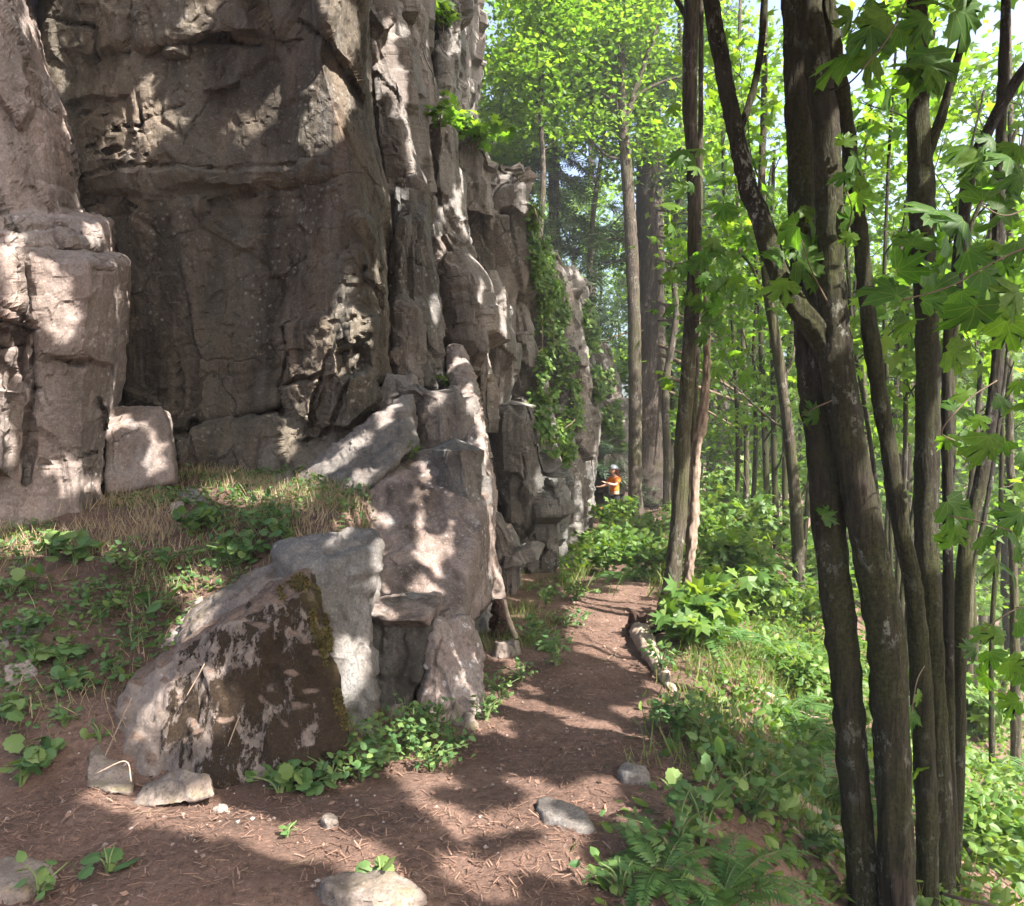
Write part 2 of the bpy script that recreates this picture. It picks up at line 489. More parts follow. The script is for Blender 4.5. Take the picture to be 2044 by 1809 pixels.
M['stem'] = plain_mat('green_stem', (.10, .14, .05), .7)
M['snag'] = plain_mat('weathered_snag', (.17, .13, .10), .9, .45, 14)
M['dead'] = plain_mat('bleached_wood', (.26, .205, .155), .85, .4, 18)
M['char'] = plain_mat('charred_wood', (.035, .020, .014), .9, .5, 18)

# ------------------------------------------------------------------ terrain
TR_Y = [0, 3, 4, 5, 6.5, 8, 10, 13, 18, 24, 30, 60, 200]
TR_X = [-.5, -.25, .05, .28, .68, 1.0, 1.25, 1.9, 3.4, 3.9, 4.6, 10, 40]
CL_Y = [-5, 3, 5, 7.5, 9, 11, 14, 18, 24, 32, 60, 200]       # foot of the cliff
CL_X = [-9, -7, -2.2, -.6, 0., .7, 1.1, 1.9, 2.6, 3.2, 6, 25]
def trail_x(y): return np.interp(y, TR_Y, TR_X)
def cliff_x(y): return np.interp(y, CL_Y, CL_X)

def ground(x, y, detail=True):
    x = np.asarray(x, float); y = np.asarray(y, float)
    xc = trail_x(y)
    z = -1.6 - .035 * np.clip(y - 10, 0, 15) + 0.0 * x
    # slope falling away to the right of the trail
    e = x - xc - np.interp(y, [0, 3, 5, 8, 14, 20, 40], [.62, .62, .75, .8, 1.4, 2.2, 3])
    e = np.maximum(e, 0)
    drop = .56 * e * sstep(-.1, .9, e) 
    drop = np.where(drop > 16, 16 + (drop - 16) * 0, drop)
    z = z - drop
    z = z + .45 * np.exp(-((x - xc - 1.6) / 1.3) ** 2 - ((y - 24) / 5) ** 2)
    # bank on the left, below the cliff
    bank = np.interp(y - 3.95 + .12 * (x + 3), [0, .15, .8, 1.6, 2.3, 3.8], [0, .05, .45, .92, 1.14, 1.36])
    bank = bank * sstep(-.75, -1.25, x) * (1 - sstep(9, 12, y))
    hump = .10 * np.exp(-((x + 1.55) / .55) ** 2) * sstep(4.25, 4.95, y) * (1 - sstep(5.4, 7.2, y))
    dip = .24 * np.exp(-((x + 1.95) / .55) ** 2) * sstep(4.2, 4.6, y) * (1 - sstep(5.1, 5.9, y))
    z = z + bank + hump - dip
    # the hill the cliff is cut into
    g = cliff_x(y) - x
    z = z + np.where(y > 2, 1, 0) * np.clip((g - 1.2) * 1.1, 0, 6.5) * sstep(8.5, 11, y)
    z = z + sstep(1.0, -1.0, y) * 0
    if detail:
        p = np.stack([x, y, 0 * x], -1)
        near = 1 / (1 + (np.hypot(x, y) / 30) ** 2)
        z = z + .05 * fbm(p * .9, 3, 3) * (1 + .02 * np.hypot(x, y)) + near * .018 * fbm(p * 5.5, 4, 5)
    return z

def gdepth(vx, vy, lift=0.0):
    """distance at which the ray through (vx, vy) meets the ground"""
    d = np.arange(1.2, 60, .02)
    x = (vx - CX) / FV * d; z = (CY - vy) / FV * d
    k = np.nonzero(z < ground(x, d) + lift)[0]
    return float(d[k[0]]) if len(k) else 60.0

def ladder(lo, hi, a, b, step, grow):
    c = list(np.arange(a, b, step)); s = step
    while c[-1] < hi: s *= grow; c.append(c[-1] + s)
    s = step; r = []
    x = a
    while x > lo: s *= grow; x -= s; r.append(x)
    return np.array(r[::-1] + c)
gx = ladder(-700, 900, -4.2, 4.0, .064, 1.075)
gy = ladder(-300, 1500, 1.9, 9.0, .066, 1.065)
GX, GY = np.meshgrid(gx, gy)
GZ = ground(GX, GY)
gv = np.stack([GX, GY, GZ], -1).reshape(-1, 3)
terrain = link('ground', mesh_np('ground', gv, grid_faces(len(gy), len(gx)), M['soil']))
tag(terrain, kind='structure')

# ------------------------------------------------------------------ rock builders
BV, BF, BN = [], [], [0]                       # world-space copy of rocks and ground for light and planting
def remember(v, f):
    f = np.asarray(f)
    if f.shape[1] == 4: f = np.concatenate([f[:, [0, 1, 2]], f[:, [0, 2, 3]]])
    BV.append(v); BF.append(f + BN[0]); BN[0] += len(v)
remember(gv, grid_faces(len(gy), len(gx)))

def seg_dist(px, py, ax, ay, bx, by):
    dx, dy = bx - ax, by - ay
    t = np.clip(((px - ax) * dx + (py - ay) * dy) / (dx * dx + dy * dy + 1e-9), 0, 1)
    return np.hypot(px - ax - t * dx, py - ay - t * dy)

def in_poly(px, py, poly):
    r = np.zeros(px.shape, bool)
    n = len(poly)
    for i in range(n):
        x1, y1 = poly[i]; x2, y2 = poly[(i + 1) % n]
        c = ((y1 > py) != (y2 > py)) & (px < (x2 - x1) * (py - y1) / (y2 - y1 + 1e-12) + x1)
        r ^= c
    return r

def poly_dist(px, py, poly):
    d = np.full(px.shape, 1e9)
    for i in range(len(poly)):
        d = np.minimum(d, seg_dist(px, py, *poly[i], *poly[(i + 1) % len(poly)]))
    return d

def rock_patch(name, net, nu, nv, mat, parent, seed, cracks=(), blocks=(), amps=(.08, .022), size=(1.15, .34), skirt=2.0, base=(0, 0, 0), fine=.007):
    """net: rows (top to bottom) of (vx, vy, depth). Bent into a dense grid, broken into blocks, closed by a skirt going back into the hill"""
    net = np.array(net, float)
    R, C, _ = net.shape
    u = np.linspace(0, C - 1 - 1e-6, nu); v = np.linspace(0, R - 1 - 1e-6, nv)
    rows = np.stack([path_smooth(net[:, c], nv) * .55 + .45 * np.stack([np.interp(v, np.arange(R), net[:, c, k]) for k in range(3)], -1) for c in range(C)], 1)
    i = np.floor(u).astype(int); t = (u - i)[None, :, None]
    g = rows[:, i] * (1 - t) + rows[:, i + 1] * t
    vx, vy, d = g[..., 0].copy(), g[..., 1].copy(), g[..., 2]
    w = np.stack([vx / 60, vy / 60, 0 * vx], -1)
    wx = vx + 7 * fbm(w, 3, seed + 71) ; wy = vy + 7 * fbm(w, 3, seed + 72)
    for poly, off, soft in blocks:                      # blocks stand proud (off > 0) or recede (off < 0), in metres
        soft = max(soft, 9)
        ins = in_poly(wx, wy, poly); dd = poly_dist(wx, wy, poly)
        d = d - off * np.where(ins, np.clip(dd / soft, 0, 1), 0)
    for pl, wd, dep in cracks:
        for a, b in zip(pl[:-1], pl[1:]):
            dd = seg_dist(wx, wy, *a, *b)
            d = d + dep * np.exp(-(dd / wd) ** 2)
    p = np.stack([(vx - CX) / FV * d, d, (CY - vy) / FV * d], -1)
    n = np.cross(np.gradient(p, axis=1), np.gradient(p, axis=0)); n = nrm(n)
    if n[..., 1].mean() > 0: n = -n
    q = p.reshape(-1, 3); nn = n.reshape(-1, 3)
    dis = rock_disp(q, size[0], amps[0], amps[0] * .5, seed) + rock_disp(q, size[1], amps[1], amps[1] * .8, seed + 3) + rock_disp(q, .15, .007, .008, seed + 13, .9, .8)
    dis = dis + .035 * fbm(q * np.array([1.1, 1.1, .5]), 4, seed + 8) + fine * fbm(q * 14, 3, seed + 9)
    strata = np.sin((q[:, 2] + .25 * fbm(q * .6, 2, seed + 4)) * 15) ** 8
    dis = dis - .012 * strata * sstep(.1, .5, fbm(q * 1.1, 3, seed + 5))
    q = q + nn * dis[:, None]
    f = grid_faces(nv, nu)[:, ::-1]
    # skirt
    idx = np.concatenate([np.arange(nu), np.arange(1, nv) * nu + nu - 1, (nv - 1) * nu + np.arange(nu - 2, -1, -1), np.arange(nv - 2, 0, -1) * nu])
    sk = q[idx] + np.array([0, skirt, 0])
    m = len(idx); o = len(q)
    j = np.arange(m); j2 = (j + 1) % m
    q = np.vstack([q, sk])
    f = np.vstack([f, np.stack([idx[j], idx[j2], o + j2, o + j], 1)])
    remember(q, f)
    return link(name, mesh_np(name, q - np.array(base), f, mat, False), parent)

def rock_rib(levels, d, thick, mat, seed, parent, name='rib', base=(0, 0, 0), corners=None, amps=(.17, .06), size=(.95, .34), res=3.3):
    """upright rib of the cliff. levels: (vy, left vx, right vx[, depth]) top to bottom"""
    lv = np.array([l if len(l) == 4 else (*l, d) for l in levels], float)
    nv = int(np.clip((lv[-1, 0] - lv[0, 0]) / res, 40, 330))
    L = np.stack([np.interp(np.linspace(0, len(lv) - 1, nv), np.arange(len(lv)), lv[:, k]) for k in range(4)], -1) * .5 + path_smooth(lv, nv) * .5
    zz = (CY - L[:, 0]) / FV * L[:, 3]
    xl = (L[:, 1] - CX) / FV * L[:, 3]; xr = (L[:, 2] - CX) / FV * L[:, 3]
    xm = (xl + xr) / 2; hw = np.maximum((xr - xl) / 2, .03)
    rs = np.random.default_rng(seed)
    if corners is None:
        corners = [(-1, 1.0), (-1, .45 + .3 * rs.random()), (-.62 + .2 * rs.random(), .1 * rs.random()), (-.05 + .3 * rs.random(), -.12 + .1 * rs.random()),
                   (.6 + .2 * rs.random(), .05 + .25 * rs.random()), (1, .5 + .5 * rs.random())]
    cor = np.array(corners)
    wpx = (lv[:, 2] - lv[:, 1]).mean()
    nfront = int(np.clip(wpx / res * 1.5, 26, 170))
    nside = max(18, int(nfront * .4))
    s = np.concatenate([[0], np.cumsum(np.linalg.norm(np.diff(cor, axis=0), axis=1))])
    fr = np.stack([np.interp(np.linspace(0, s[-1], nfront), s, cor[:, k]) for k in (0, 1)], -1)
    X = xm[:, None] + hw[:, None] * fr[None, :, 0]
    Y = L[:, 3][:, None] + hw[:, None] * fr[None, :, 1] * 1.1
    wob = np.stack([X * 0 + xm[:, None], Y * 0, np.broadcast_to(zz[:, None], X.shape)], -1)
    sx = np.linspace(0, 1, nside)[1:]
    bl = np.stack([np.repeat(X[:, :1], nside - 1, 1) - .25 * thick * sx[None], Y[:, :1] + thick * sx[None]], -1)[:, ::-1]
    br = np.stack([np.repeat(X[:, -1:], nside - 1, 1) - .05 * thick * sx[None], Y[:, -1:] + thick * sx[None]], -1)
    XY = np.concatenate([bl, np.stack([X, Y], -1), br], 1)
    p = np.concatenate([XY, np.broadcast_to(zz[:, None, None], (*XY.shape[:2], 1))], -1)
    nu = p.shape[1]
    n = nrm(np.cross(np.gradient(p, axis=1), np.gradient(p, axis=0)))
    if (n[:, nu // 2, 1]).mean() > 0: n = -n
    q = p.reshape(-1, 3); nn = n.reshape(-1, 3)
    sc = np.clip(np.repeat(hw, nu) / .45, .22, 1.0)
    dis = rock_disp(q, size[0], amps[0], amps[0] * .6, seed, .5, .7, .03) + rock_disp(q, size[1], amps[1], amps[1] * .8, seed + 3, .55, .8, .04)
    dis = dis * sc + rock_disp(q, .15, .007, .008, seed + 13, .8, .8) + .006 * fbm(q * 13, 3, seed + 9) + .025 * sc * fbm(q * np.array([1, 1, .7]), 2, seed + 6)
    q = q + nn * dis[:, None]
    f = grid_faces(nv, nu, True)[:, ::-1]
    e = len(q)
    top = q[:nu].mean(0) + np.array([0, 0, .12])
    q = np.vstack([q, top])
    j = np.arange(nu); j2 = (j + 1) % nu
    f3 = np.stack([j, j2, np.full(nu, e)], 1)
    f = np.concatenate([f[:, [0, 1, 2]], f[:, [0, 2, 3]], f3])
    remember(q, f)
    return link(name, mesh_np(name, q - np.array(base), f, mat, False), parent)

_sph = {}
def sphere_dirs(sub):
    if sub not in _sph:
        bm = bmesh.new(); bmesh.ops.create_icosphere(bm, subdivisions=sub, radius=1)
        v = np.array([x.co[:] for x in bm.verts]); f = np.array([[y.index for y in x.verts] for x in bm.faces])
        bm.free(); _sph[sub] = (v, f)
    return _sph[sub]

def hull_rock(pts, mat, seed, sub=5, amps=(.03, .012), size=(.3, .09), fine=.006, name='boulder', parent=None, smoothk=90, keep=True, tops=()):
    """a solid rock with the given corner points (world), its faces chipped"""
    pts = np.array(pts, float)
    c = pts.mean(0)
    bm = bmesh.new()
    for p in pts: bm.verts.new(p - c)
    bmesh.ops.convex_hull(bm, input=bm.verts)
    bmesh.ops.recalc_face_normals(bm, faces=bm.faces)
    pl = []
    for fc in bm.faces:
        n = np.array(fc.normal[:]); dd = float(n @ np.array(fc.verts[0].co[:]))
        if fc.calc_area() > 1e-6:
            if dd < 0: n, dd = -n, -dd
            pl.append((n, max(dd, .01)))
    bm.free()
    N = np.array([a for a, _ in pl]); D = np.array([b for _, b in pl])
    ext = pts.max(0) - pts.min(0)
    v0, f = sphere_dirs(sub)
    dirs = nrm(v0 * ext)                            # spread the samples along long rocks
    k = np.maximum(dirs @ N.T, 1e-6) / D[None]
    r = 1 / (k ** smoothk).sum(1) ** (1 / smoothk)
    q = dirs * r[:, None]
    # normals of the shape
    fn = np.cross(q[f[:, 1]] - q[f[:, 0]], q[f[:, 2]] - q[f[:, 0]])
    nn = np.zeros_like(q)
    for i in range(3): np.add.at(nn, f[:, i], fn)
    nn = nrm(nn)
    w = q + c
    dis = rock_disp(w, .09, .004, .004, seed + 13, .9, .8) + rock_disp(w, size[0], amps[0], amps[0] * .5, seed) + rock_disp(w, size[1], amps[1], amps[1] * .6, seed + 3) + fine * fbm(w * 16, 3, seed + 9)
    q = q + nn * dis[:, None]
    base = np.array([c[0], c[1], pts[:, 2].min()])
    if keep: remember(q + c, f)
    o = link(name, mesh_np(name, q + c - base, f, mat), parent, base)
    return o

# ------------------------------------------------------------------ the cliff (one piece of terrain, its faces and ribs are parts)
cliff = tag(empty('cliff', (0, 0, 0)), kind='structure')

face_net = []
for vy, xs, ds in [
    (-330, (40, 220, 390, 545, 650, 700, 730), (8.5, 8.3, 8.2, 8.0, 7.9, 8.6, 10.5)),
    (-160, (60, 230, 400, 560, 660, 710, 740), (8.5, 8.3, 8.2, 8.0, 7.9, 8.6, 10.5)),
    (0, (80, 250, 415, 580, 660, 720, 750), (8.6, 8.4, 8.3, 8.1, 7.9, 8.5, 10.5)),
    (110, (90, 255, 425, 570, 640, 720, 745), (8.7, 8.5, 8.35, 8.15, 7.95, 8.5, 10.5)),
    (230, (100, 260, 430, 580, 670, 730, 755), (8.65, 8.4, 8.3, 8.1, 7.95, 8.5, 10.5)),
    (330, (110, 280, 440, 600, 700, 752, 775), (8.65, 8.4, 8.28, 8.1, 7.95, 8.4, 10.4)),
    (400, (120, 290, 445, 610, 710, 768, 790), (8.75, 8.55, 8.42, 8.2, 7.95, 8.4, 10.4)),
    (500, (140, 300, 450, 610, 715, 775, 800), (8.85, 8.7, 8.58, 8.3, 7.95, 8.4, 10.3)),
    (600, (170, 330, 465, 600, 705, 775, 805), (8.9, 8.75, 8.62, 8.35, 7.95, 8.3, 10.2)),
    (680, (180, 330, 470, 590, 700, 775, 815), (8.9, 8.75, 8.6, 8.3, 7.85, 8.3, 10.0)),
    (760, (190, 330, 470, 580, 695, 780, 830), (8.9, 8.75, 8.6, 8.3, 7.85, 8.3, 9.8)),
    (830, (200, 330, 470, 570, 690, 770, 830), (8.9, 8.7, 8.55, 8.3, 8.0, 8.3, 9.6)),
    (880, (200, 330, 470, 570, 680, 765, 830), (8.8, 8.6, 8.4, 8.2, 8.0, 8.2, 9.4)),
    (960, (200, 330, 450, 570, 660, 760, 830), (8.5, 8.3, 8.2, 8.0, 7.8, 8.1, 9.2)),
    (1120, (200, 330, 450, 570, 660, 760, 830), (8.2, 8.0, 7.9, 7.6, 7.3, 7.8, 9.0)),
]:
    face_net.append([(x, vy, d) for x, d in zip(xs, ds)])
face_cracks = [
    ([(275, 0), (262, 60), (270, 110), (275, 180), (285, 250)], 4, .14),
    ([(255, 115), (300, 105), (330, 90), (365, 100), (440, 80), (520, 95)], 4, .10),
    ([(560, 660), (575, 710), (562, 760), (566, 830)], 4, .14),
    ([(380, 850), (470, 840), (525, 822), (560, 815), (570, 825)], 7, .26),
    ([(335, 865), (380, 862), (450, 850)], 5, .14),
    ([(568, 650), (620, 640), (700, 600)], 3, .10),
    ([(562, 770), (620, 755), (650, 740)], 3, .10),
    ([(655, 700), (640, 760), (625, 800), (622, 860)], 4, .14),
    ([(700, 740), (680, 800), (650, 850), (600, 900), (570, 920)], 3, .10),
    ([(600, 40), (650, 70), (690, 150), (730, 210)], 4, .12),
    ([(150, 350), (230, 330), (300, 330), (420, 335), (560, 330), (640, 325)], 4, .05),
    ([(330, 410), (420, 400), (500, 385), (600, 380)], 3, .06),
    ([(270, 250), (330, 225), (370, 215)], 3, .07),
    ([(660, 350), (700, 420), (690, 500), (720, 560)], 4, .09),
    ([(500, 0), (520, 60), (560, 90), (600, 80)], 3, .07),
    ([(95, 40), (180, 55), (200, 120)], 4, .08),
    ([(150, 430), (200, 400), (300, 420)], 3, .05),
    ([(345, 700), (352, 780), (345, 850)], 3, .05),
]
_rp = np.random.default_rng(17)
for x0, x1, y0, y1, n in [(640, 745, 635, 715, 26), (170, 330, 215, 330, 22), (690, 720, 520, 620, 10), (560, 640, 925, 960, 8)]:      # weathered pockets
    for k in range(n):
        x, y = _rp.uniform(x0, x1), _rp.uniform(y0, y1)
        face_cracks.append(([(x - _rp.uniform(1, 7), y), (x + _rp.uniform(1, 7), y + _rp.uniform(-3, 3))], _rp.uniform(2.5, 5), _rp.uniform(.05, .13)))
face_blocks = [
    ([(60, -60), (265, -60), (262, 100), (180, 135), (90, 120)], .12, 25),
    ([(275, -60), (500, -60), (540, 70), (420, 85), (280, 100)], .18, 12),
    ([(330, 100), (380, 98), (380, 118), (335, 118)], .16, 5),
    ([(420, 150), (475, 158), (475, 178), (430, 186), (405, 180)], .12, 4),
    ([(120, 200), (262, 190), (270, 300), (150, 320)], -.10, 12),
    ([(600, -100), (760, -100), (760, 230), (700, 170), (640, 70)], .22, 18),
    ([(140, 330), (600, 325), (690, 345), (640, 372), (420, 380), (150, 400)], .06, 14),
    ([(566, 652), (700, 605), (760, 640), (745, 730), (680, 755), (572, 760)], .16, 10),
    ([(566, 775), (655, 745), (640, 800), (620, 850), (572, 830)], .12, 6),
    ([(660, 750), (745, 740), (760, 800), (700, 860), (630, 855)], .26, 8),
    ([(668, 700), (735, 668), (738, 735), (690, 755), (672, 750)], -.28, 12),
    ([(345, 870), (560, 835), (575, 950), (360, 960)], .16, 8),
    ([(250, 770), (310, 770), (320, 815), (250, 815)], .2, 8),
    ([(700, 420), (770, 440), (775, 590), (720, 560)], .12, 12),
]
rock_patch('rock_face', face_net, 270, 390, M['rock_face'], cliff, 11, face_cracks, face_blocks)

but_net = []
for vy, xs, ds in [
    (-330, (-420, -180, -70, -10, 5, 40), (5.6, 6.3, 6.7, 7.0, 7.3, 9.6)),
    (-120, (-420, -160, -50, 10, 30, 60), (5.6, 6.3, 6.7, 7.0, 7.3, 9.6)),
    (0, (-420, -150, -40, 20, 42, 80), (5.6, 6.3, 6.7, 7.0, 7.3, 9.6)),
    (130, (-420, -140, -20, 45, 74, 105), (5.6, 6.3, 6.6, 6.9, 7.3, 9.6)),
    (280, (-420, -130, 10, 80, 136, 150), (5.6, 6.2, 6.5, 6.8, 7.3, 9.6)),
    (420, (-420, -130, 20, 90, 150, 170), (5.6, 6.2, 6.4, 6.7, 7.2, 9.5)),
    (445, (-420, -130, 40, 130, 205, 225), (5.6, 6.1, 6.3, 6.6, 7.0, 9.4)),
    (505, (-420, -130, 50, 150, 212, 232), (5.6, 6.1, 6.2, 6.5, 6.9, 9.4)),
    (525, (-420, -130, 60, 175, 243, 255), (5.5, 6.0, 6.15, 6.35, 6.8, 9.3)),
    (640, (-420, -130, 60, 175, 242, 255), (5.5, 6.0, 6.15, 6.35, 6.8, 9.3)),
    (800, (-420, -130, 50, 165, 225, 240), (5.5, 6.0, 6.2, 6.4, 6.8, 9.2)),
    (960, (-420, -130, 45, 150, 198, 215), (5.5, 6.0, 6.2, 6.4, 6.8, 9.1)),
    (1150, (-420, -130, 45, 150, 198, 215), (5.2, 5.8, 6.0, 6.2, 6.7, 9.0)),
]:
    but_net.append([(x, vy, d) for x, d in zip(xs, ds)])
but_cracks = [
    ([(10, 0), (45, 110), (60, 200)], 3, .10), ([(80, 110), (90, 190), (100, 240)], 3, .06),
    ([(0, 390), (20, 430), (45, 505), (50, 600)], 5, .14), ([(45, 505), (110, 503), (210, 515)], 3, .08),
    ([(0, 640), (70, 655), (75, 700), (70, 780), (60, 860), (50, 960)], 6, .18), ([(0, 690), (60, 690)], 5, .14), ([(0, 610), (70, 640)], 4, .1),
    ([(185, 545), (225, 545)], 3, .12), ([(105, 720), (165, 728), (180, 715)], 3, .08), ([(200, 800), (215, 850), (205, 900)], 5, .14),
    ([(80, 925), (150, 915), (190, 905)], 3, .09), ([(100, 330), (140, 350)], 3, .06), ([(110, 450), (160, 475), (200, 480)], 2, .06), ([(60, 370), (100, 430), (150, 470)], 3, .06),
]
but_blocks = [([(-200, 380), (0, 380), (40, 500), (45, 700), (20, 960), (-200, 960)], .22, 16), ([(60, 515), (240, 525), (240, 740), (180, 720), (90, 725), (60, 690)], .10, 10),
              ([(100, 440), (205, 448), (210, 505), (130, 500)], .10, 5), ([(-40, 640), (70, 660), (60, 780), (-40, 780)], -.2, 8), ([(-60, -60), (30, 0), (70, 200), (40, 260), (-60, 100)], .14, 12)]
rock_patch('buttress', but_net, 180, 330, M['rock_pale'], cliff, 23, but_cracks, but_blocks, amps=(.06, .012))

ribs = [
    # upper ribs right of the face
    ([(-330, 690, 770), (0, 695, 780), (76, 696, 790), (130, 705, 806), (191, 718, 815), (287, 735, 832), (367, 745, 848), (480, 760, 835), (620, 770, 850)], 9.3, 2.2, 'rock'),
    ([(-330, 770, 850), (0, 765, 848), (76, 775, 854), (126, 790, 876), (200, 800, 876), (300, 810, 850), (420, 820, 850)], 10.8, 2.5, 'rock'),
    ([(-330, 850, 905), (0, 855, 930), (80, 865, 915), (160, 868, 905), (240, 870, 890), (330, 860, 905)], 12.4, 3, 'rock_grey'),
    ([(-330, 880, 960), (-60, 890, 955), (40, 900, 945), (140, 905, 935), (250, 900, 930), (340, 900, 930)], 14.5, 4, 'rock'),
    ([(246, 842, 905), (280, 830, 910), (344, 835, 914), (425, 842, 924), (482, 850, 938), (555, 860, 951), (680, 880, 960)], 10.3, 2.5, 'rock_grey'),
    ([(248, 910, 952), (280, 900, 972), (330, 900, 990), (420, 905, 990)], 12.2, 3, 'rock'),
    ([(322, 930, 1040), (345, 915, 1052), (400, 912, 1056), (459, 915, 1050), (497, 920, 1068), (566, 925, 1064), (605, 930, 1040), (760, 940, 1030)], 12.8, 3.5, 'rock'),
    # middle ribs
    ([(372, 778, 850), (430, 775, 856), (520, 775, 862), (612, 772, 868), (720, 790, 880), (850, 800, 890)], 9.0, 2, 'rock_grey'),
    ([(585, 790, 815, 8.9), (615, 772, 838, 8.7), (692, 774, 846, 8.6), (760, 784, 850, 8.5), (830, 800, 850, 8.5)], 8.6, 2, 'rock'),
    ([(470, 850, 905), (560, 858, 950), (640, 862, 965), (760, 870, 985), (860, 880, 990)], 9.8, 2.5, 'rock'),
    ([(540, 950, 990), (600, 945, 1012), (700, 950, 1022), (760, 960, 1020), (850, 975, 1000)], 11.2, 2.5, 'rock_grey'),
    ([(560, 1005, 1040), (640, 1000, 1060), (688, 1005, 1070), (773, 1020, 1085), (868, 1040, 1112), (983, 1070, 1126), (1110, 1085, 1130), (1200, 1090, 1130)], 13.2, 3.5, 'rock'),
    # lower ribs
    ([(780, 806, 850), (800, 800, 930), (870, 812, 935), (905, 820, 940), (960, 860, 950)], 7.9, 1.5, 'rock'),
    ([(690, 890, 925, 9.3), (760, 900, 945, 8.8), (820, 920, 960, 8.2), (907, 925, 972, 7.7), (983, 930, 982), (1098, 935, 980), (1193, 945, 998), (1300, 950, 1000)], 7.5, 1.8, 'rock_pale'),
    ([(810, 1010, 1070), (830, 990, 1080), (907, 985, 1092), (1002, 985, 1131), (1117, 985, 1142), (1165, 990, 1132), (1240, 1000, 1120)], 10.8, 2.5, 'rock_grey'),
    ([(860, 1120, 1140), (914, 1118, 1152), (1000, 1125, 1162), (1060, 1130, 1166), (1110, 1130, 1170), (1160, 1130, 1165)], 14.2, 3, 'rock_grey'),
    ([(900, 880, 950), (960, 870, 955), (1100, 880, 960), (1230, 890, 965), (1420, 880, 960)], 6.9, 1.5, 'rock_grey'),
    ([(1040, 960, 1000), (1110, 965, 1035), (1200, 970, 1040)], 9.0, 2.0, 'rock'),
    # far wall
    ([(500, 1070, 1110), (560, 1066, 1150), (640, 1075, 1165), (760, 1085, 1178), (900, 1100, 1180), (1060, 1110, 1172)], 17.5, 4, 'rock'),
    ([(530, 1115, 1150), (570, 1115, 1170), (640, 1120, 1184), (720, 1130, 1192), (830, 1140, 1196), (960, 1150, 1190), (1060, 1150, 1186)], 20.5, 5, 'rock_grey'),
    ([(680, 1190, 1205), (720, 1185, 1222), (800, 1190, 1242), (880, 1200, 1252), (960, 1205, 1250), (1040, 1205, 1245)], 26.5, 5, 'rock_grey'),
]
for i, (lv, d, th, mt) in enumerate(ribs):
    rock_rib(lv, d, th, M[mt], 100 + 7 * i, cliff)

# backing wall that closes the gaps between the ribs
back = []
for vy in (-400, 0, 330, 560, 760, 960, 1120):
    f = np.interp(vy, [0, 250, 330, 560, 800], [0, .0, .25, .65, .9])
    back.append([(720, vy, 11.0), (840, vy, 13.5), (880 + 60 * f, vy, 16.0), (890 + 130 * f, vy, 18.0), (900 + 190 * f, vy, 21.0), (905 + 300 * f, vy, 27.0), (905 + 335 * f, vy, 33.0)])
rock_patch('rear_wall', back, 120, 220, M['rock'], cliff, 61, amps=(.3, .07), size=(1.5, .5), skirt=6)

# slabs at the foot of the cliff
def slab(pts, mat, seed, name='slab', **k):
    return hull_rock([P(*p) for p in pts], M[mat], seed, 5 if name != 'slab' or seed > 302 else 6, name=name, parent=cliff, **k)
# big sunlit slab with lichen
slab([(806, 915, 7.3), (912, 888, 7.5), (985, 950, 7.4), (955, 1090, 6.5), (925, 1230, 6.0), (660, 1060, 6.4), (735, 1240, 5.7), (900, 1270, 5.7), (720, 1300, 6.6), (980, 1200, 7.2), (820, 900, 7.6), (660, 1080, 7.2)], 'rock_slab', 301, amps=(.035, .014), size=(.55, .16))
# ramp slabs above and left of it
slab([(590, 955, 7.3), (700, 862, 7.4), (765, 828, 7.5), (822, 785, 7.8), (836, 885, 7.4), (790, 925, 7.0), (655, 1050, 6.7), (598, 1010, 6.9), (640, 1080, 7.3), (840, 900, 8.3), (700, 870, 8.4)], 'rock', 302)
slab([(480, 985, 7.3), (575, 935, 7.4), (605, 985, 7.1), (610, 1050, 6.9), (520, 1050, 6.9), (500, 1000, 8), (600, 950, 8)], 'rock', 303)
slab([(596, 1010, 6.9), (640, 1010, 6.8), (665, 1060, 6.6), (640, 1095, 6.5), (560, 1095, 6.5), (560, 1030, 6.9), (640, 1030, 7.4)], 'rock_block', 304)
slab([(822, 780, 8.0), (750, 800, 8.0), (770, 740, 8.1), (826, 752, 8.3), (842, 800, 8.3), (800, 780, 9), (760, 860, 8.2)], 'rock', 305)
# block at the foot of the buttress
slab([(214, 818, 7.3), (320, 812, 7.2), (338, 855, 7.1), (352, 965, 6.9), (205, 990, 6.8), (215, 815, 8.0), (340, 830, 8.0), (360, 980, 7.9), (208, 850, 7.0)], 'rock_pale', 306, 'ledge_block', amps=(.02, .01))
slab([(1010, 1105, 9.0), (1060, 1085, 9.0), (1085, 1090, 9.2), (1075, 1120, 8.9), (1000, 1140, 8.9), (1010, 1100, 9.8), (1080, 1085, 9.9)], 'rock_grey', 307, 'ledge_block')

# ------------------------------------------------------------------ boulders and stones (things)
def boulder(pts, mat, seed, label, sub=5, name='boulder', cat='boulder', group=None, **k):
    o = hull_rock(_ft + _bk + _bt if pts is None else [P(*p) for p in pts], mat if not isinstance(mat, str) else M[mat], seed, sub, name=name, **k)
    return tag(o, label, cat, group)

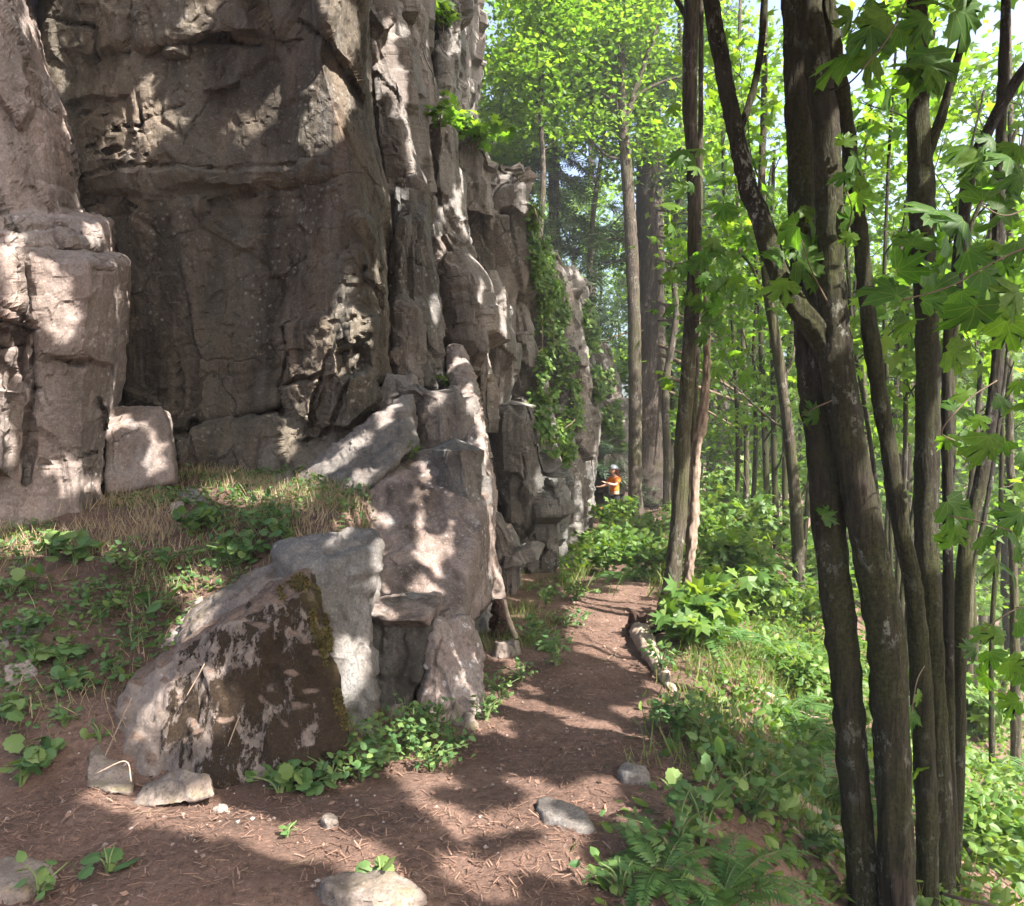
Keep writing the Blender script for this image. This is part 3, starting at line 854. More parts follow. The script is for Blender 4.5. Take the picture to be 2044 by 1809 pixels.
def moss_mat():
    m = Mat('mossy_boulder_rock')
    big = m.noise(2.2, 5, .6, None, .3)
    c = m.ramp(big, [(.3, (.10, .080, .066)), (.55, (.165, .135, .115)), (.8, (.23, .20, .178))])
    sp = m.noise(38, 4, .7)
    c = m.mix(m.ramp(sp, [(.3, .5), (.5, 0.)]), c, (.07, .055, .045))
    c = m.mix(m.ramp(sp, [(.58, 0.), (.7, .5)]), c, (.38, .37, .35))
    # dark dry moss runs down the front, thicker to the right
    x = m.sep(0)
    bias = m.ramp(m.math('ADD', m.math('MULTIPLY', x, .55), .5), [(.12, .32), (.42, .51), (.8, .61)])
    st = m.noise(7.0, 9, .78, (1, 1, .36), .12)
    msk = m.ramp(m.math('ADD', st, m.math('SUBTRACT', bias, .5)), [(.505, 0.), (.53, 1.)])
    mc = m.ramp(m.noise(90, 4, .7), [(.3, (.007, .005, .003)), (.55, (.026, .016, .009)), (.75, (.055, .042, .014))])
    flat = m.ramp(m.math('ADD', m.nz(), m.math('MULTIPLY', m.noise(9, 5, .7), .3)), [(.80, 0.), (.92, 1.)])
    msk = m.math('MULTIPLY', msk, m.math('SUBTRACT', 1.0, flat))
    c = m.mix(m.math('MULTIPLY', flat, .85), c, m.ramp(m.noise(45, 4, .7), [(.35, (.055, .035, .025)), (.65, (.17, .115, .085))]))
    c = m.mix(msk, c, mc)
    # live yellow-green moss along the top ridge at the right
    z = m.sep(2)
    tz = m.ramp(m.math('ADD', m.math('MULTIPLY', z, .5), m.math('MULTIPLY', x, .9)), [(.82, 0.), (.98, 1.)])
    ym = m.math('MULTIPLY', tz, m.ramp(m.noise(11, 5, .7), [(.42, 0.), (.55, 1.)]))
    yc = m.ramp(m.noise(70, 4, .7), [(.3, (.025, .020, .006)), (.6, (.075, .060, .016)), (.8, (.13, .08, .03))])
    c = m.mix(ym, c, yc)
    h = m.math('ADD', m.math('MULTIPLY', msk, .5), m.math('MULTIPLY', m.noise(60, 6, .75), .6))
    nn = m.bump(m.noise(10, 8, .7), .6, .03)
    nn = m.bump(h, .9, .016, nn)
    return m.done(c, .95, nn)
M['mossy'] = moss_mat()

_ft = [P(250, 1385, 4.2), P(385, 1292, 4.12), P(500, 1215, 4.12), P(606, 1170, 4.2)]
_bk = [p + np.array([-.10, .50, .02]) for p in _ft]
_bt = [P(690, 1590, 3.95), P(560, 1605, 3.75), P(430, 1605, 3.75), P(250, 1600, 3.92), P(218, 1500, 4.15), P(692, 1440, 4.02), P(655, 1290, 4.12), P(636, 1192, 4.25), P(300, 1520, 4.9), P(670, 1500, 4.8)]
boulder(None, M['mossy'], 401,
        'big boulder draped with dark moss, yellow moss on its top ridge', 6, amps=(.035, .016), size=(.33, .11), smoothk=120)
boulder([(560, 1105, 4.75), (640, 1075, 4.9), (742, 1062, 4.95), (757, 1095, 4.8), (742, 1200, 4.7), (735, 1490, 4.55), (660, 1500, 4.5), (600, 1480, 4.6), (560, 1250, 4.9), (600, 1150, 4.55), (560, 1090, 5.6), (750, 1062, 5.5), (740, 1450, 5.4)], 'rock_grey', 402,
        'tall grey upright block with a flat top behind the mossy boulder', 6, amps=(.04, .018), size=(.36, .12), smoothk=120)
boulder([(385, 1205, 5.15), (540, 1128, 5.05), (618, 1134, 4.8), (630, 1172, 4.45), (500, 1222, 4.42), (395, 1275, 4.5), (345, 1300, 4.75), (385, 1200, 5.6), (610, 1120, 5.5), (520, 1330, 4.6), (400, 1360, 4.7), (630, 1300, 4.7)], 'rock_block', 403,
        'flat layered ledge stone lying between grassy bank and mossy boulder', 6, amps=(.02, .012), name='ledge_stone', cat='stone')
boulder([(300, 1250, 5.2), (405, 1190, 5.3), (420, 1260, 4.95), (350, 1310, 4.8), (280, 1320, 4.85), (330, 1350, 5.0), (300, 1240, 5.6), (410, 1200, 5.7)], 'rock_pale', 404,
        'pale smooth rock slab set in the soil left of the layered ledge', 5, amps=(.015, .008), name='ledge_stone', cat='stone')
boulder([(180, 1500, 4.0), (215, 1470, 4.2), (270, 1540, 3.9), (265, 1590, 3.75), (170, 1570, 3.8), (190, 1590, 4.2), (240, 1480, 4.4)], 'rock_block', 405,
        'wedge of brown rock leaning on the left foot of mossy boulder', 5, amps=(.015, .008))
boulder([(290, 1575, 3.75), (360, 1540, 3.75), (420, 1545, 3.65), (430, 1590, 3.6), (330, 1610, 3.6), (260, 1610, 3.65), (340, 1590, 4.0), (420, 1580, 4)], 'rock_block', 406,
        'low flat stone jutting from the front foot of mossy boulder', 5, amps=(.012, .008))
# table rock, its dark body and the pale ramp beside it
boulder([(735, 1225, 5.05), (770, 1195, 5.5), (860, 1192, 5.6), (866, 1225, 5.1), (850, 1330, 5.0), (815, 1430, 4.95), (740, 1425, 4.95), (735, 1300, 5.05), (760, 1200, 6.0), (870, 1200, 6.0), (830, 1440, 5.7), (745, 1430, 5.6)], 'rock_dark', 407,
        'dark square rock with a flat table top below the sunlit slab', 6, amps=(.02, .012), smoothk=120)
boulder([(738, 1205, 5.15), (790, 1186, 5.4), (872, 1182, 5.5), (878, 1205, 5.2), (850, 1236, 4.95), (775, 1240, 4.9), (735, 1228, 5.0), (750, 1190, 6.1), (885, 1182, 6.1), (745, 1262, 5.15), (865, 1262, 5.2)], 'rock_slab', 408,
        'thin overhanging cap slab on top of the dark square rock', 5, amps=(.012, .008), name='cap_stone', cat='stone')
boulder([(868, 1240, 5.1), (925, 1225, 5.3), (960, 1300, 5.2), (970, 1350, 5.15), (955, 1440, 4.9), (880, 1455, 4.8), (825, 1440, 4.85), (845, 1380, 4.9), (875, 1290, 5.0), (940, 1240, 5.9), (860, 1300, 5.8), (900, 1450, 5.8)], 'rock_pale', 409,
        'pale sunlit ramp of rock right of the dark square rock', 6, amps=(.03, .015), size=(.25, .1))
boulder([(900, 1430, 4.85), (945, 1425, 4.8), (958, 1470, 4.65), (900, 1485, 4.6), (880, 1460, 4.75), (930, 1440, 5.1), (900, 1440, 5.1)], 'rock_block', 410,
        'small flat stone at the foot of the pale ramp', 4, amps=(.012, .006), name='stone', cat='stone')
boulder([(780, 1410, 4.85), (805, 1405, 4.9), (800, 1450, 4.75), (765, 1450, 4.8), (780, 1415, 5.1), (806, 1440, 5.1)], 'rock_block', 411,
        'small tan stone wedged under the dark square rock', 4, amps=(.01, .006), name='stone', cat='stone')
# loose stones on the bank
for pts, lab, mt in [
    ([(8, 1330, 4.35), (62, 1312, 4.4), (76, 1345, 4.35), (40, 1385, 4.25), (10, 1375, 4.25), (20, 1340, 4.55), (66, 1340, 4.6)], 'pale rounded stone on the bank near the left edge', 'rock_pale'),
    ([(25, 1235, 4.75), (92, 1225, 4.8), (97, 1275, 4.7), (50, 1300, 4.6), (30, 1265, 4.7), (60, 1240, 5.0)], 'flat grey stone lying above the pale rounded stone', 'rock_grey'),
    ([(-40, 1280, 4.5), (20, 1275, 4.5), (32, 1300, 4.45), (0, 1330, 4.35), (-50, 1320, 4.35), (-10, 1290, 4.8)], 'dark stone cut by the left edge above pale stone', 'rock_grey'),
    ([(-10, 1400, 4.15), (55, 1395, 4.2), (64, 1408, 4.15), (0, 1422, 4.1), (20, 1404, 4.4)], 'thin white stone sliver on the bank below the pale stone', 'rock_pale'),
    ([(100, 1440, 4.2), (160, 1390, 4.35), (205, 1405, 4.3), (208, 1468, 4.1), (140, 1490, 4.05), (95, 1475, 4.1), (180, 1420, 4.6)], 'square stone with a yellow moss patch on the lower bank', 'rock_block'),
    ([(340, 1005, 6.4), (365, 1000, 6.4), (372, 1040, 6.3), (345, 1042, 6.3), (355, 1005, 6.7)], 'small upright pale stone amid weeds on bank top', 'rock_pale'),
    ([(355, 985, 6.7), (395, 975, 6.7), (420, 1010, 6.5), (385, 1025, 6.4), (360, 1010, 6.5), (390, 985, 7)], 'dark rounded stone beside the small upright stone', 'rock_grey'),
    ([(255, 1040, 6.2), (300, 1036, 6.2), (310, 1052, 6.1), (260, 1058, 6.1), (280, 1040, 6.4)], 'low grey stone half buried in the weedy bank', 'rock_grey'),
]:
    lowest = max(pts, key=lambda q: q[1])
    shift = gdepth(lowest[0], lowest[1] - 8) - lowest[2]
    pts = [(a, b, c + shift) for a, b, c in pts] + [(lowest[0], lowest[1] + 25, lowest[2] + shift + .15)]
    boulder(pts, mt, 420 + len(lab) + int(pts[0][1]), lab, 4, 'stone', 'stone', 'loose stones on the bank', amps=(.012, .006), size=(.15, .06))
# stones in the trail
def flat_stone(vx, vy, w, l, hgt, ang, mt, seed, lab, sub=4):
    d = 1.6 / ((vy - CY) / FV)
    x, y = (vx - CX) / FV * d, d
    z = float(ground(x, y))
    rs = np.random.default_rng(seed)
    pts = []
    for k in range(9):
        a = k / 9 * 2 * math.pi + rs.random() * .4
        px, py = w * math.cos(a) * (.8 + .3 * rs.random()), l * math.sin(a) * (.8 + .3 * rs.random())
        for zz, s in ((hgt * (.75 + .4 * rs.random()), .8), (-.08, 1.05)):
            pts.append((x + s * (px * math.cos(ang) - py * math.sin(ang)), y + s * (px * math.sin(ang) + py * math.cos(ang)), z + zz))
    o = hull_rock(pts, M[mt], seed, sub, (.012, .006), (.2, .07), name='stone')
    return tag(o, lab, 'stone', 'stones in the trail')
flat_stone(1128, 1640, .10, .24, .035, math.radians(38), 'rock_grey', 501, 'long flat grey stone sunk in the middle of the trail')
flat_stone(735, 1800, .27, .12, .05, math.radians(-12), 'rock_block', 502, 'broad flat stone at the bottom edge left of the trail', 5)
flat_stone(1265, 1560, .09, .12, .03, .3, 'rock_grey', 503, 'small dark flat stone on the right side of the trail')
flat_stone(20, 1745, .26, .12, .04, math.radians(-25), 'rock_block', 504, 'low buried slab in the bottom left corner', 5)
flat_stone(660, 1650, .05, .06, .03, .2, 'rock_block', 505, 'small pinkish stone on dirt in front of mossy boulder')
flat_stone(1012, 1312, .13, .10, .10, .4, 'rock_block', 506, 'sunlit stone beside the trail below the dark stump', 5)
flat_stone(640, 1530, .05, .07, .03, 1.0, 'rock_block', 507, 'tiny stone in the weeds at the corner of mossy boulder')
flat_stone(440, 1618, .035, .03, .012, .3, 'rock_pale', 508, 'flat chip of stone on the sunlit dirt')

# ------------------------------------------------------------------ where sun flecks are set, and the gaps cut in the foliage for them
BVH = BVHTree.FromPolygons(np.concatenate(BV).tolist(), np.concatenate(BF).tolist())
def hit(vx, vy):
    r = BVH.ray_cast(Vector((0, 0, 0)), Vector(((vx - CX) / FV, 1, (CY - vy) / FV)).normalized(), 80)
    return (np.array(r[0][:]), np.array(r[1][:])) if r[0] is not None else (None, None)

SA = nrm(np.cross(S, [0, 0, 1.0])); SB = np.cross(SA, S)
CELL = .03
RA0, RB0, RN = -42.0, -30.0, 2100
gap = np.zeros((RN, RN), bool)
def ab(p): return p @ SA, p @ SB
def mark(p, rad):
    a, b = ab(p)
    i, j = (a - RA0) / CELL, (b - RB0) / CELL
    k = int(rad / CELL) + 1
    i0, j0 = int(i), int(j)
    if not (k < i0 < RN - k - 1 and k < j0 < RN - k - 1): return
    I, J = np.mgrid[i0 - k:i0 + k + 1, j0 - k:j0 + k + 1]
    gap[i0 - k:i0 + k + 1, j0 - k:j0 + k + 1] |= ((I - i) ** 2 + (J - j) ** 2) < (rad / CELL) ** 2

# (vx, vy, half width, half height, tilt in degrees): flecks of sun on rock and ground
FLECKS = [
    (300, 215, 34, 12, 0), (285, 265, 45, 30, 20), (235, 290, 45, 10, -20), (345, 245, 25, 25, 0), (500, 245, 40, 20, 0), (390, 50, 25, 40, 0),
    (118, 130, 9, 60, -15), (95, 60, 7, 40, -15), (130, 250, 8, 30, -15), (60, 40, 14, 40, 0), (135, 640, 38, 45, 0), (100, 560, 42, 35, 0), (30, 520, 26, 60, 0), (190, 470, 14, 26, 0), (235, 600, 4, 60, 0),
    (25, 700, 24, 30, 0), (14, 860, 15, 60, 0), (30, 640, 25, 15, 0), (120, 940, 26, 25, 0), (300, 860, 32, 10, 40), (322, 900, 8, 35, -10), (235, 840, 25, 16, 0), (300, 930, 6, 25, 0),
    (690, 590, 10, 60, 10), (670, 660, 55, 18, -15), (705, 690, 26, 20, 0), (700, 735, 32, 6, -15), (755, 560, 6, 30, 0), (660, 230, 45, 70, 20), (640, 60, 25, 70, 0),
    (575, 880, 14, 35, 0), (620, 960, 45, 22, -30), (700, 900, 50, 16, -40), (780, 820, 14, 40, 20), (600, 1000, 30, 20, 0), (550, 990, 40, 14, -15), (730, 950, 26, 16, -30),
    (705, 1040, 55, 14, -40), (765, 1090, 8, 75, 6), (845, 1020, 9, 100, 3), (868, 1130, 20, 60, -4), (790, 1180, 60, 12, 0), (905, 1050, 6, 70, 0),
    (965, 880, 5, 60, -6), (973, 980, 6, 60, -4), (980, 1080, 5, 50, 0), (985, 1150, 10, 20, 0), (992, 1190, 8, 30, 0), (940, 800, 8, 35, 0), (880, 780, 12, 30, 0),
    (915, 1280, 14, 40, -5), (945, 1340, 18, 20, 0), (860, 1400, 15, 30, 20), (790, 1228, 22, 6, 0), (750, 1195, 14, 5, 0), (735, 1330, 3, 60, 0),
    (775, 110, 20, 50, -10), (800, 190, 14, 50, 0), (820, 290, 6, 45, -10), (790, 60, 20, 20, 0), (700, 60, 14, 50, 0), (890, 20, 20, 18, 0), (910, 90, 10, 20, 0), (745, 200, 8, 20, 0),
    (920, 430, 6, 50, -10), (885, 470, 6, 60, 0), (800, 400, 10, 20, 0), (1005, 640, 5, 60, 0), (960, 600, 5, 40, 0), (1045, 400, 5, 40, 0), (1010, 350, 6, 10, 0), (870, 620, 6, 40, 0),
    (1085, 740, 5, 50, 0), (1110, 860, 6, 40, 0), (1155, 1000, 5, 60, 0), (1060, 800, 20, 8, 0), (1085, 960, 16, 24, 0), (1130, 1090, 8, 20, 0), (1200, 740, 8, 24, 0), (1215, 780, 5, 30, 0), (1190, 900, 5, 20, 0),
    (75, 1090, 66, 26, 0), (165, 965, 46, 10, 0), (440, 985, 40, 12, 10), (470, 1000, 34, 10, 20), (390, 1175, 60, 14, 10), (250, 1110, 30, 8, 20), (390, 1240, 34, 24, -20), (330, 1030, 20, 6, 0), (430, 1150, 40, 8, 30),
    (390, 1400, 46, 34, -30), (330, 1430, 26, 16, 0), (430, 1440, 18, 26, 0), (690, 1320, 16, 50, 0),
    (480, 1650, 95, 26, 22), (420, 1625, 40, 14, 10), (330, 1625, 40, 14, 20), (250, 1600, 40, 12, 20), (560, 1690, 40, 12, 25),
    (720, 1705, 75, 13, 32), (790, 1760, 50, 18, 35), (660, 1670, 35, 12, 32), (915, 1630, 62, 13, 30), (1005, 1640, 36, 9, 6), (1100, 1730, 60, 16, 10), (1160, 1740, 30, 10, 0), (930, 1740, 38, 12, 35), (1000, 1770, 30, 8, 30), (800, 1800, 40, 14, 30),
    (1000, 1425, 45, 12, 0), (1060, 1420, 50, 10, -8), (1120, 1425, 45, 10, 10), (1180, 1450, 50, 10, 18), (1240, 1470, 40, 12, 5), (1010, 1390, 30, 8, 0), (1060, 1385, 18, 10, 0), (985, 1460, 18, 6, 0), (1010, 1470, 16, 6, 0),
    (1060, 1560, 22, 7, 20), (900, 1560, 24, 7, 25), (860, 1550, 22, 6, 25), (1100, 1600, 18, 6, 25), (1260, 1620, 30, 7, 28), (1180, 1600, 20, 6, 28), (1150, 1660, 14, 10, 60), (880, 1520, 18, 6, 25), (1200, 1560, 16, 5, 20),
    (1030, 1325, 24, 8, 0), (1040, 1350, 26, 8, 10), (1010, 1290, 16, 14, 0), (1240, 1265, 26, 10, -10), (1235, 1235, 24, 8, 0), (1300, 1290, 22, 30, 50), (1270, 1330, 18, 12, 0), (1310, 1380, 24, 14, 0), (1200, 1200, 30, 8, 0), (1270, 1180, 30, 14, 0),
    (1150, 1140, 30, 10, 0), (1290, 1420, 30, 12, 0), (1370, 1400, 30, 24, 0), (1420, 1340, 60, 40, 10), (1360, 1290, 30, 30, 0), (1480, 1380, 40, 24, 0),
    (1040, 1230, 16, 8, 0), (1130, 1180, 14, 6, 0), (700, 1550, 20, 6, 10), (780, 1510, 26, 8, 20), (820, 1540, 22, 6, 25),
]
for fx, fy, rx, ry, an in FLECKS:
    ca, sa_ = math.cos(math.radians(an)), math.sin(math.radians(an))
    st = 4.5
    for u in np.arange(-rx, rx + .1, st):
        for v in np.arange(-ry, ry + .1, st):
            if (u / rx) ** 2 + (v / ry) ** 2 <= 1.0:
                p, _n = hit(fx + u * ca - v * sa_, fy + u * sa_ + v * ca)
                if p is not None:
                    mark(p, .018 + .0010 * p[1] + (.035 if fy > 1380 and fx > 200 else 0))

for k in range(1500):
    p, _n = hit(np.random.default_rng(k).uniform(1335, 1640), np.random.default_rng(k + 9999).uniform(1215, 1450))
    if p is not None and fbm(np.array([[p[0] * 1.1, p[1] * 1.1, 0]]), 2, 5)[0] > -.35: mark(p, .10)
# leaf gaps also cut so sun reaches the slope and mound in patches
rngO = np.random.default_rng(8)
for k in range(5200):
    vx_, vy_ = rngO.uniform(1175, 2060), rngO.uniform(915, 1420)
    p, _n = hit(vx_, vy_)
    if p is not None and p[1] < 45 and fbm(np.array([[p[0] * .55, p[1] * .4, 0]]), 3, 14)[0] > -.02:
        mark(p, .10 + .012 * p[1])
# the same pattern grown by half a leaf, so that leaves leave the gap open
def grow(g, r):
    o = g.copy(); k = int(r / CELL)
    for dx in range(-k, k + 1):
        for dy in range(-k, k + 1):
            if dx * dx + dy * dy <= k * k:
                o |= np.roll(np.roll(g, dx, 0), dy, 1)
    return o
gap_leaf = grow(gap, .068)
def lit_way(p):
    """True where a leaf at p would close a gap"""
    a, b = ab(p)
    i = ((a - RA0) / CELL).astype(int); j = ((b - RB0) / CELL).astype(int)
    ok = (i >= 0) & (j >= 0) & (i < RN) & (j < RN)
    r = np.zeros(len(p), bool)
    r[ok] = gap_leaf[i[ok], j[ok]]
    return r

def in_view(p, m=1.12):
    y = np.maximum(p[:, 1], .01)
    return (p[:, 1] > .1) & (np.abs(p[:, 0] / y) < m * 1022 / FV) & (np.abs(p[:, 2] / y) < m * 905 / FV)

# ------------------------------------------------------------------ trees
def bough_leaves(centres, n, sig, rng, size=(.12, .2), flat=.6):
    k = rng.integers(0, len(centres), n)
    pos = centres[k] + rng.normal(size=(n, 3)) * np.asarray(sig)
    nor = nrm(np.array([0, 0, 1.0]) + rng.normal(size=(n, 3)) * flat)
    return pos, nor, rng.uniform(*size, n)

def add_crown(root, base, pos, nor, scl, tm, mat, rng, td=None, name='crown'):
    v, f, t = scatter(tm, pos, nor, scl, tdir=td, rng=rng)
    b = Bag(); b.add(v, f, t)
    return link(name, b.build(name, mat, base, smooth=False), root)

def px_path(pts):
    """(vx, vy, width, depth) -> world path and radii"""
    a = np.array(pts, float)
    a[:, 2] *= .88
    xyz = np.stack([(a[:, 0] - CX) / FV * a[:, 3], a[:, 3], (CY - a[:, 1]) / FV * a[:, 3]], -1)
    return np.column_stack([xyz, a[:, 2] / FV * a[:, 3] / 2])

def stem_mesh(bag, pts, n=120, sides=28, furrow=.006, rough=.06, seed=0):
    q = path_smooth(pts, n)
    v, f = tube(q[:, :3], np.maximum(q[:, 3], .003), sides, rough, furrow, seed)
    bag.add(v, f)
    return q

def limbs_from(bag, q, n, rng, lo, hi, length, up=.7, r=.35, sides=6, spread=None, away=None):
    """limbs leaving stem q between fractions lo..hi; returns points along them for leaves"""
    tips = []
    for i in range(n):
        k = int((lo + (hi - lo) * (i + rng.random()) / n) * (len(q) - 1))
        p0 = q[k, :3]; r0 = q[k, 3] * r * rng.uniform(.6, 1.1)
        a = rng.uniform(0, 2 * math.pi) if spread is None else rng.uniform(*spread)
        L = length * rng.uniform(.55, 1.15) * (1 - .35 * (k / len(q)))
        dr = np.array([math.cos(a), math.sin(a), up * rng.uniform(.5, 1.4)]); dr /= np.linalg.norm(dr)
        m = 9
        pts = [p0]
        for s in range(m):
            dr = dr + rng.normal(size=3) * .13 + np.array([0, 0, .03]); dr /= np.linalg.norm(dr)
            pts.append(pts[-1] + dr * L / m)
        pts = np.array(pts)
        v, f = tube(pts, np.linspace(max(r0, .012), .005, m + 1), sides)
        bag.add(v, f)
        tips.append(pts[3:])
        for b in range(3):
            j = rng.integers(3, m); d2 = nrm(dr + rng.normal(size=3) * .7)
            e = pts[j] + d2 * L * rng.uniform(.2, .4)
            mid = (pts[j] + e) / 2 + rng.normal(size=3) * .05 * L
            v, f = tube(np.array([pts[j], mid, e]), [.008, .006, .004], 4)
            bag.add(v, f)
            tips.append(np.array([mid, e]))
    return np.concatenate(tips) if tips else np.zeros((0, 3))

# the maples right of the trail (stem traces: vx, vy, width, depth)
def maple(base, label, stems, mat, cat='tree', name='maple_tree', seed=0, group=None, limbs=8, leafn=2600, lo=.55, length=3.0, leaf=LEAF_LO, extra=None, up=.7, view_leaves=True, sig=(.35, .35, .16), size=(.11, .19)):
    rng = np.random.default_rng(seed)
    root = tag(empty(name, base), label, cat, group)
    tips = []
    for i, (pn, st, n, sides, fur) in enumerate(stems):
        bag = Bag()
        q = stem_mesh(bag, px_path(st), n, sides, fur, .07, seed + i)
        if pn == 'trunk' and limbs:
            lb = Bag()
            tp = limbs_from(lb, q[::-1] if q[0, 2] > q[-1, 2] else q, limbs, rng, lo, .99, length, up)
            tips.append(tp)
            if lb.n: bag.add(np.concatenate(lb.v), np.concatenate(lb.f))
        link(pn, bag.build(pn, mat, base), root)
    if tips and leafn:
        c = np.concatenate(tips)
        pos, nor, sc = bough_leaves(c, leafn, sig, rng, size)
        keep = ~lit_way(pos)
        add_crown(root, base, pos[keep], nor[keep], sc[keep], leaf, M['maple'], rng)
    return root

D1 = 3.7
m1 = maple(P(1715, 1900, D1), 'thick mossy maple with twin trunks and a limb leaning left, in the foreground', [
    ('trunk', [(1726, 1960, 74, D1), (1726, 1805, 66, D1), (1701, 1517, 66, D1), (1689, 1353, 66, D1), (1656, 1064, 70, D1), (1640, 900, 68, D1 + .02), (1618, 700, 62, D1 + .08), (1604, 500, 60, D1 + .15), (1597, 300, 58, D1 + .2), (1588, 60, 56, D1 + .25), (1582, -200, 52, D1 + .3), (1575, -700, 44, D1 + .4), (1560, -1500, 26, D1 + .6)], 170, 30, .007),
    ('trunk', [(1796, 1960, 84, D1 - .1), (1792, 1805, 78, D1 - .1), (1779, 1476, 76, D1 - .1), (1767, 1270, 78, D1 - .1), (1728, 1064, 74, D1 - .1), (1690, 850, 70, D1 - .1), (1668, 700, 72, D1 - .1), (1660, 560, 58, D1 - .1), (1650, 300, 56, D1 - .1), (1630, 120, 54, D1 - .1), (1608, -60, 52, D1 - .1), (1590, -400, 46, D1 - .1), (1570, -1300, 24, D1 - .1)], 170, 30, .007),
    ('limb', [(1672, 760, 40, D1 - .08), (1640, 670, 64, D1 - .08), (1600, 620, 56, D1 - .05), (1555, 545, 46, D1), (1520, 440, 43, D1 + .05), (1495, 380, 40, D1 + .1), (1470, 270, 38, D1 + .15), (1450, 170, 36, D1 + .2), (1422, 20, 34, D1 + .3), (1400, -150, 30, D1 + .4), (1370, -700, 20, D1 + .5)], 160, 36, .005),
    ('limb', [(1472, 275, 10, D1 + .16), (1490, 225, 16, D1 + .18), (1508, 160, 15, D1 + .2), (1522, 60, 14, D1 + .25), (1530, -120, 12, D1 + .3)], 50, 14, .002),
    ('twig', [(1655, 180, 4, D1 - .2), (1690, 170, 4, D1 - .3), (1730, 130, 3, D1 - .4), (1760, 90, 2, D1 - .5)], 20, 6, 0),
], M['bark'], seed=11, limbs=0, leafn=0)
D2 = 4.1
m2 = maple(P(1860, 1860, D2), 'dark mossy multi-stemmed maple right of the thick twin-trunk maple', [
    ('trunk', [(1853, 1960, 52, D2), (1853, 1805, 48, D2), (1848, 1560, 46, D2), (1837, 1352, 44, D2), (1825, 1188, 40, D2), (1800, 1064, 38, D2), (1775, 900, 36, D2), (1745, 720, 34, D2), (1722, 520, 32, D2), (1708, 400, 31, D2), (1690, 250, 32, D2), (1672, 130, 31, D2), (1652, 0, 30, D2), (1630, -200, 28, D2), (1600, -900, 20, D2)], 150, 24, .006),
    ('trunk', [(1890, 1960, 58, D2 + .2), (1882, 1805, 54, D2 + .2), (1872, 1500, 50, D2 + .2), (1858, 1250, 46, D2 + .2), (1848, 1064, 50, D2 + .2), (1852, 880, 52, D2 + .2), (1852, 688, 50, D2 + .2), (1843, 497, 50, D2 + .2), (1837, 344, 52, D2 + .2), (1832, 191, 46, D2 + .2), (1829, 0, 42, D2 + .2), (1826, -300, 38, D2 + .2), (1815, -1200, 24, D2 + .2)], 160, 26, .006),
    ('limb', [(1850, 330, 12, D2 + .2), (1862, 280, 22, D2 + .18), (1880, 228, 19, D2 + .15), (1905, 140, 17, D2 + .1), (1935, 30, 16, D2 + .05), (1948, -60, 15, D2), (1975, -300, 12, D2)], 60, 16, .003),
    ('limb', [(1905, 1800, 26, D2 + .35), (1896, 1500, 24, D2 + .35), (1892, 1064, 22, D2 + .35), (1890, 800, 22, D2 + .35), (1893, 600, 18, D2 + .35)], 100, 18, .003),
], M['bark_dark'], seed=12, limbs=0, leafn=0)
D3 = 4.7
m3 = maple(P(1905, 1830, D3), 'slender dark maple bending right toward the right edge', [
    ('trunk', [(1898, 1900, 40, D3), (1899, 1805, 34, D3), (1907, 1641, 30, D3), (1915, 1476, 28, D3), (1915, 1353, 28, D3), (1923, 1147, 30, D3), (1938, 1040, 30, D3), (1958, 960, 28, D3), (1975, 850, 27, D3), (1990, 740, 26, D3), (1995, 600, 25, D3), (1992, 497, 25, D3), (1996, 306, 22, D3), (2004, 100, 20, D3), (2008, -100, 18, D3), (2010, -900, 12, D3)], 120, 20, .004),
    ('limb', [(1892, 1000, 20, D3 - .2), (1891, 850, 26, D3 - .2), (1897, 688, 26, D3 - .2), (1905, 600, 26, D3 - .2), (1917, 490, 26, D3 - .2), (1931, 382, 25, D3 - .2), (1944, 325, 25, D3 - .2), (1980, 245, 24, D3 - .2), (2044, 140, 23, D3 - .2), (2130, 30, 21, D3 - .2), (2300, -300, 16, D3 - .2)], 120, 24, .004),
    ('limb', [(1990, 560, 10, D3), (1960, 560, 10, D3 + .1), (1935, 470, 9, D3 + .2), (1975, 370, 9, D3 + .2), (2030, 260, 8, D3 + .2)], 40, 10, 0),
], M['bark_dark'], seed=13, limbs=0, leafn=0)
# tall straight trunk by the trail and the broken snag beside it
D4 = gdepth(1325, 1245)
m4 = maple(P(1325, 1245, D4), 'tall straight grey trunk rising beside the trail next to a broken snag', [
    ('trunk', [(1312, 1275, 70, D4), (1324, 1240, 46, D4), (1332, 1200, 38, D4), (1341, 1160, 35, D4), (1349, 1090, 35, D4), (1356, 1020, 35, D4), (1363, 886, 34, D4), (1373, 745, 33, D4), (1380, 639, 32, D4), (1384, 580, 31, D4), (1386, 463, 30, D4), (1386, 380, 29, D4), (1382, 300, 29, D4), (1377, 220, 32, D4), (1378, 100, 34, D4), (1380, 0, 34, D4), (1376, -200, 33, D4), (1360, -700, 28, D4), (1350, -1300, 18, D4)], 150, 26, .006),
    ('limb', [(1383, 60, 10, D4), (1362, 20, 12, D4 + .1), (1340, -20, 10, D4 + .2), (1310, -90, 8, D4 + .3)], 30, 10, 0),
    ('limb', [(1376, 20, 10, D4), (1400, -30, 11, D4), (1420, -120, 10, D4)], 30, 10, 0),
], M['bark_far'], seed=14, limbs=0, leafn=0)
rt = tag(empty('snag', P(1362, 1255, D4 + .1)), 'broken barkless dead snag leaning on the tall straight trunk', 'dead tree')
b = Bag()
q = px_path([(1360, 1290, 34, D4 + .1), (1366, 1240, 24, D4 + .1), (1372, 1168, 20, D4 + .1), (1380, 1090, 20, D4 + .1), (1386, 1020, 20, D4 + .12), (1390, 900, 20, D4 + .14), (1399, 850, 23, D4 + .15), (1407, 790, 17, D4 + .15), (1410, 745, 14, D4 + .15), (1410, 640, 14, D4 + .15), (1407, 592, 5, D4 + .15)])
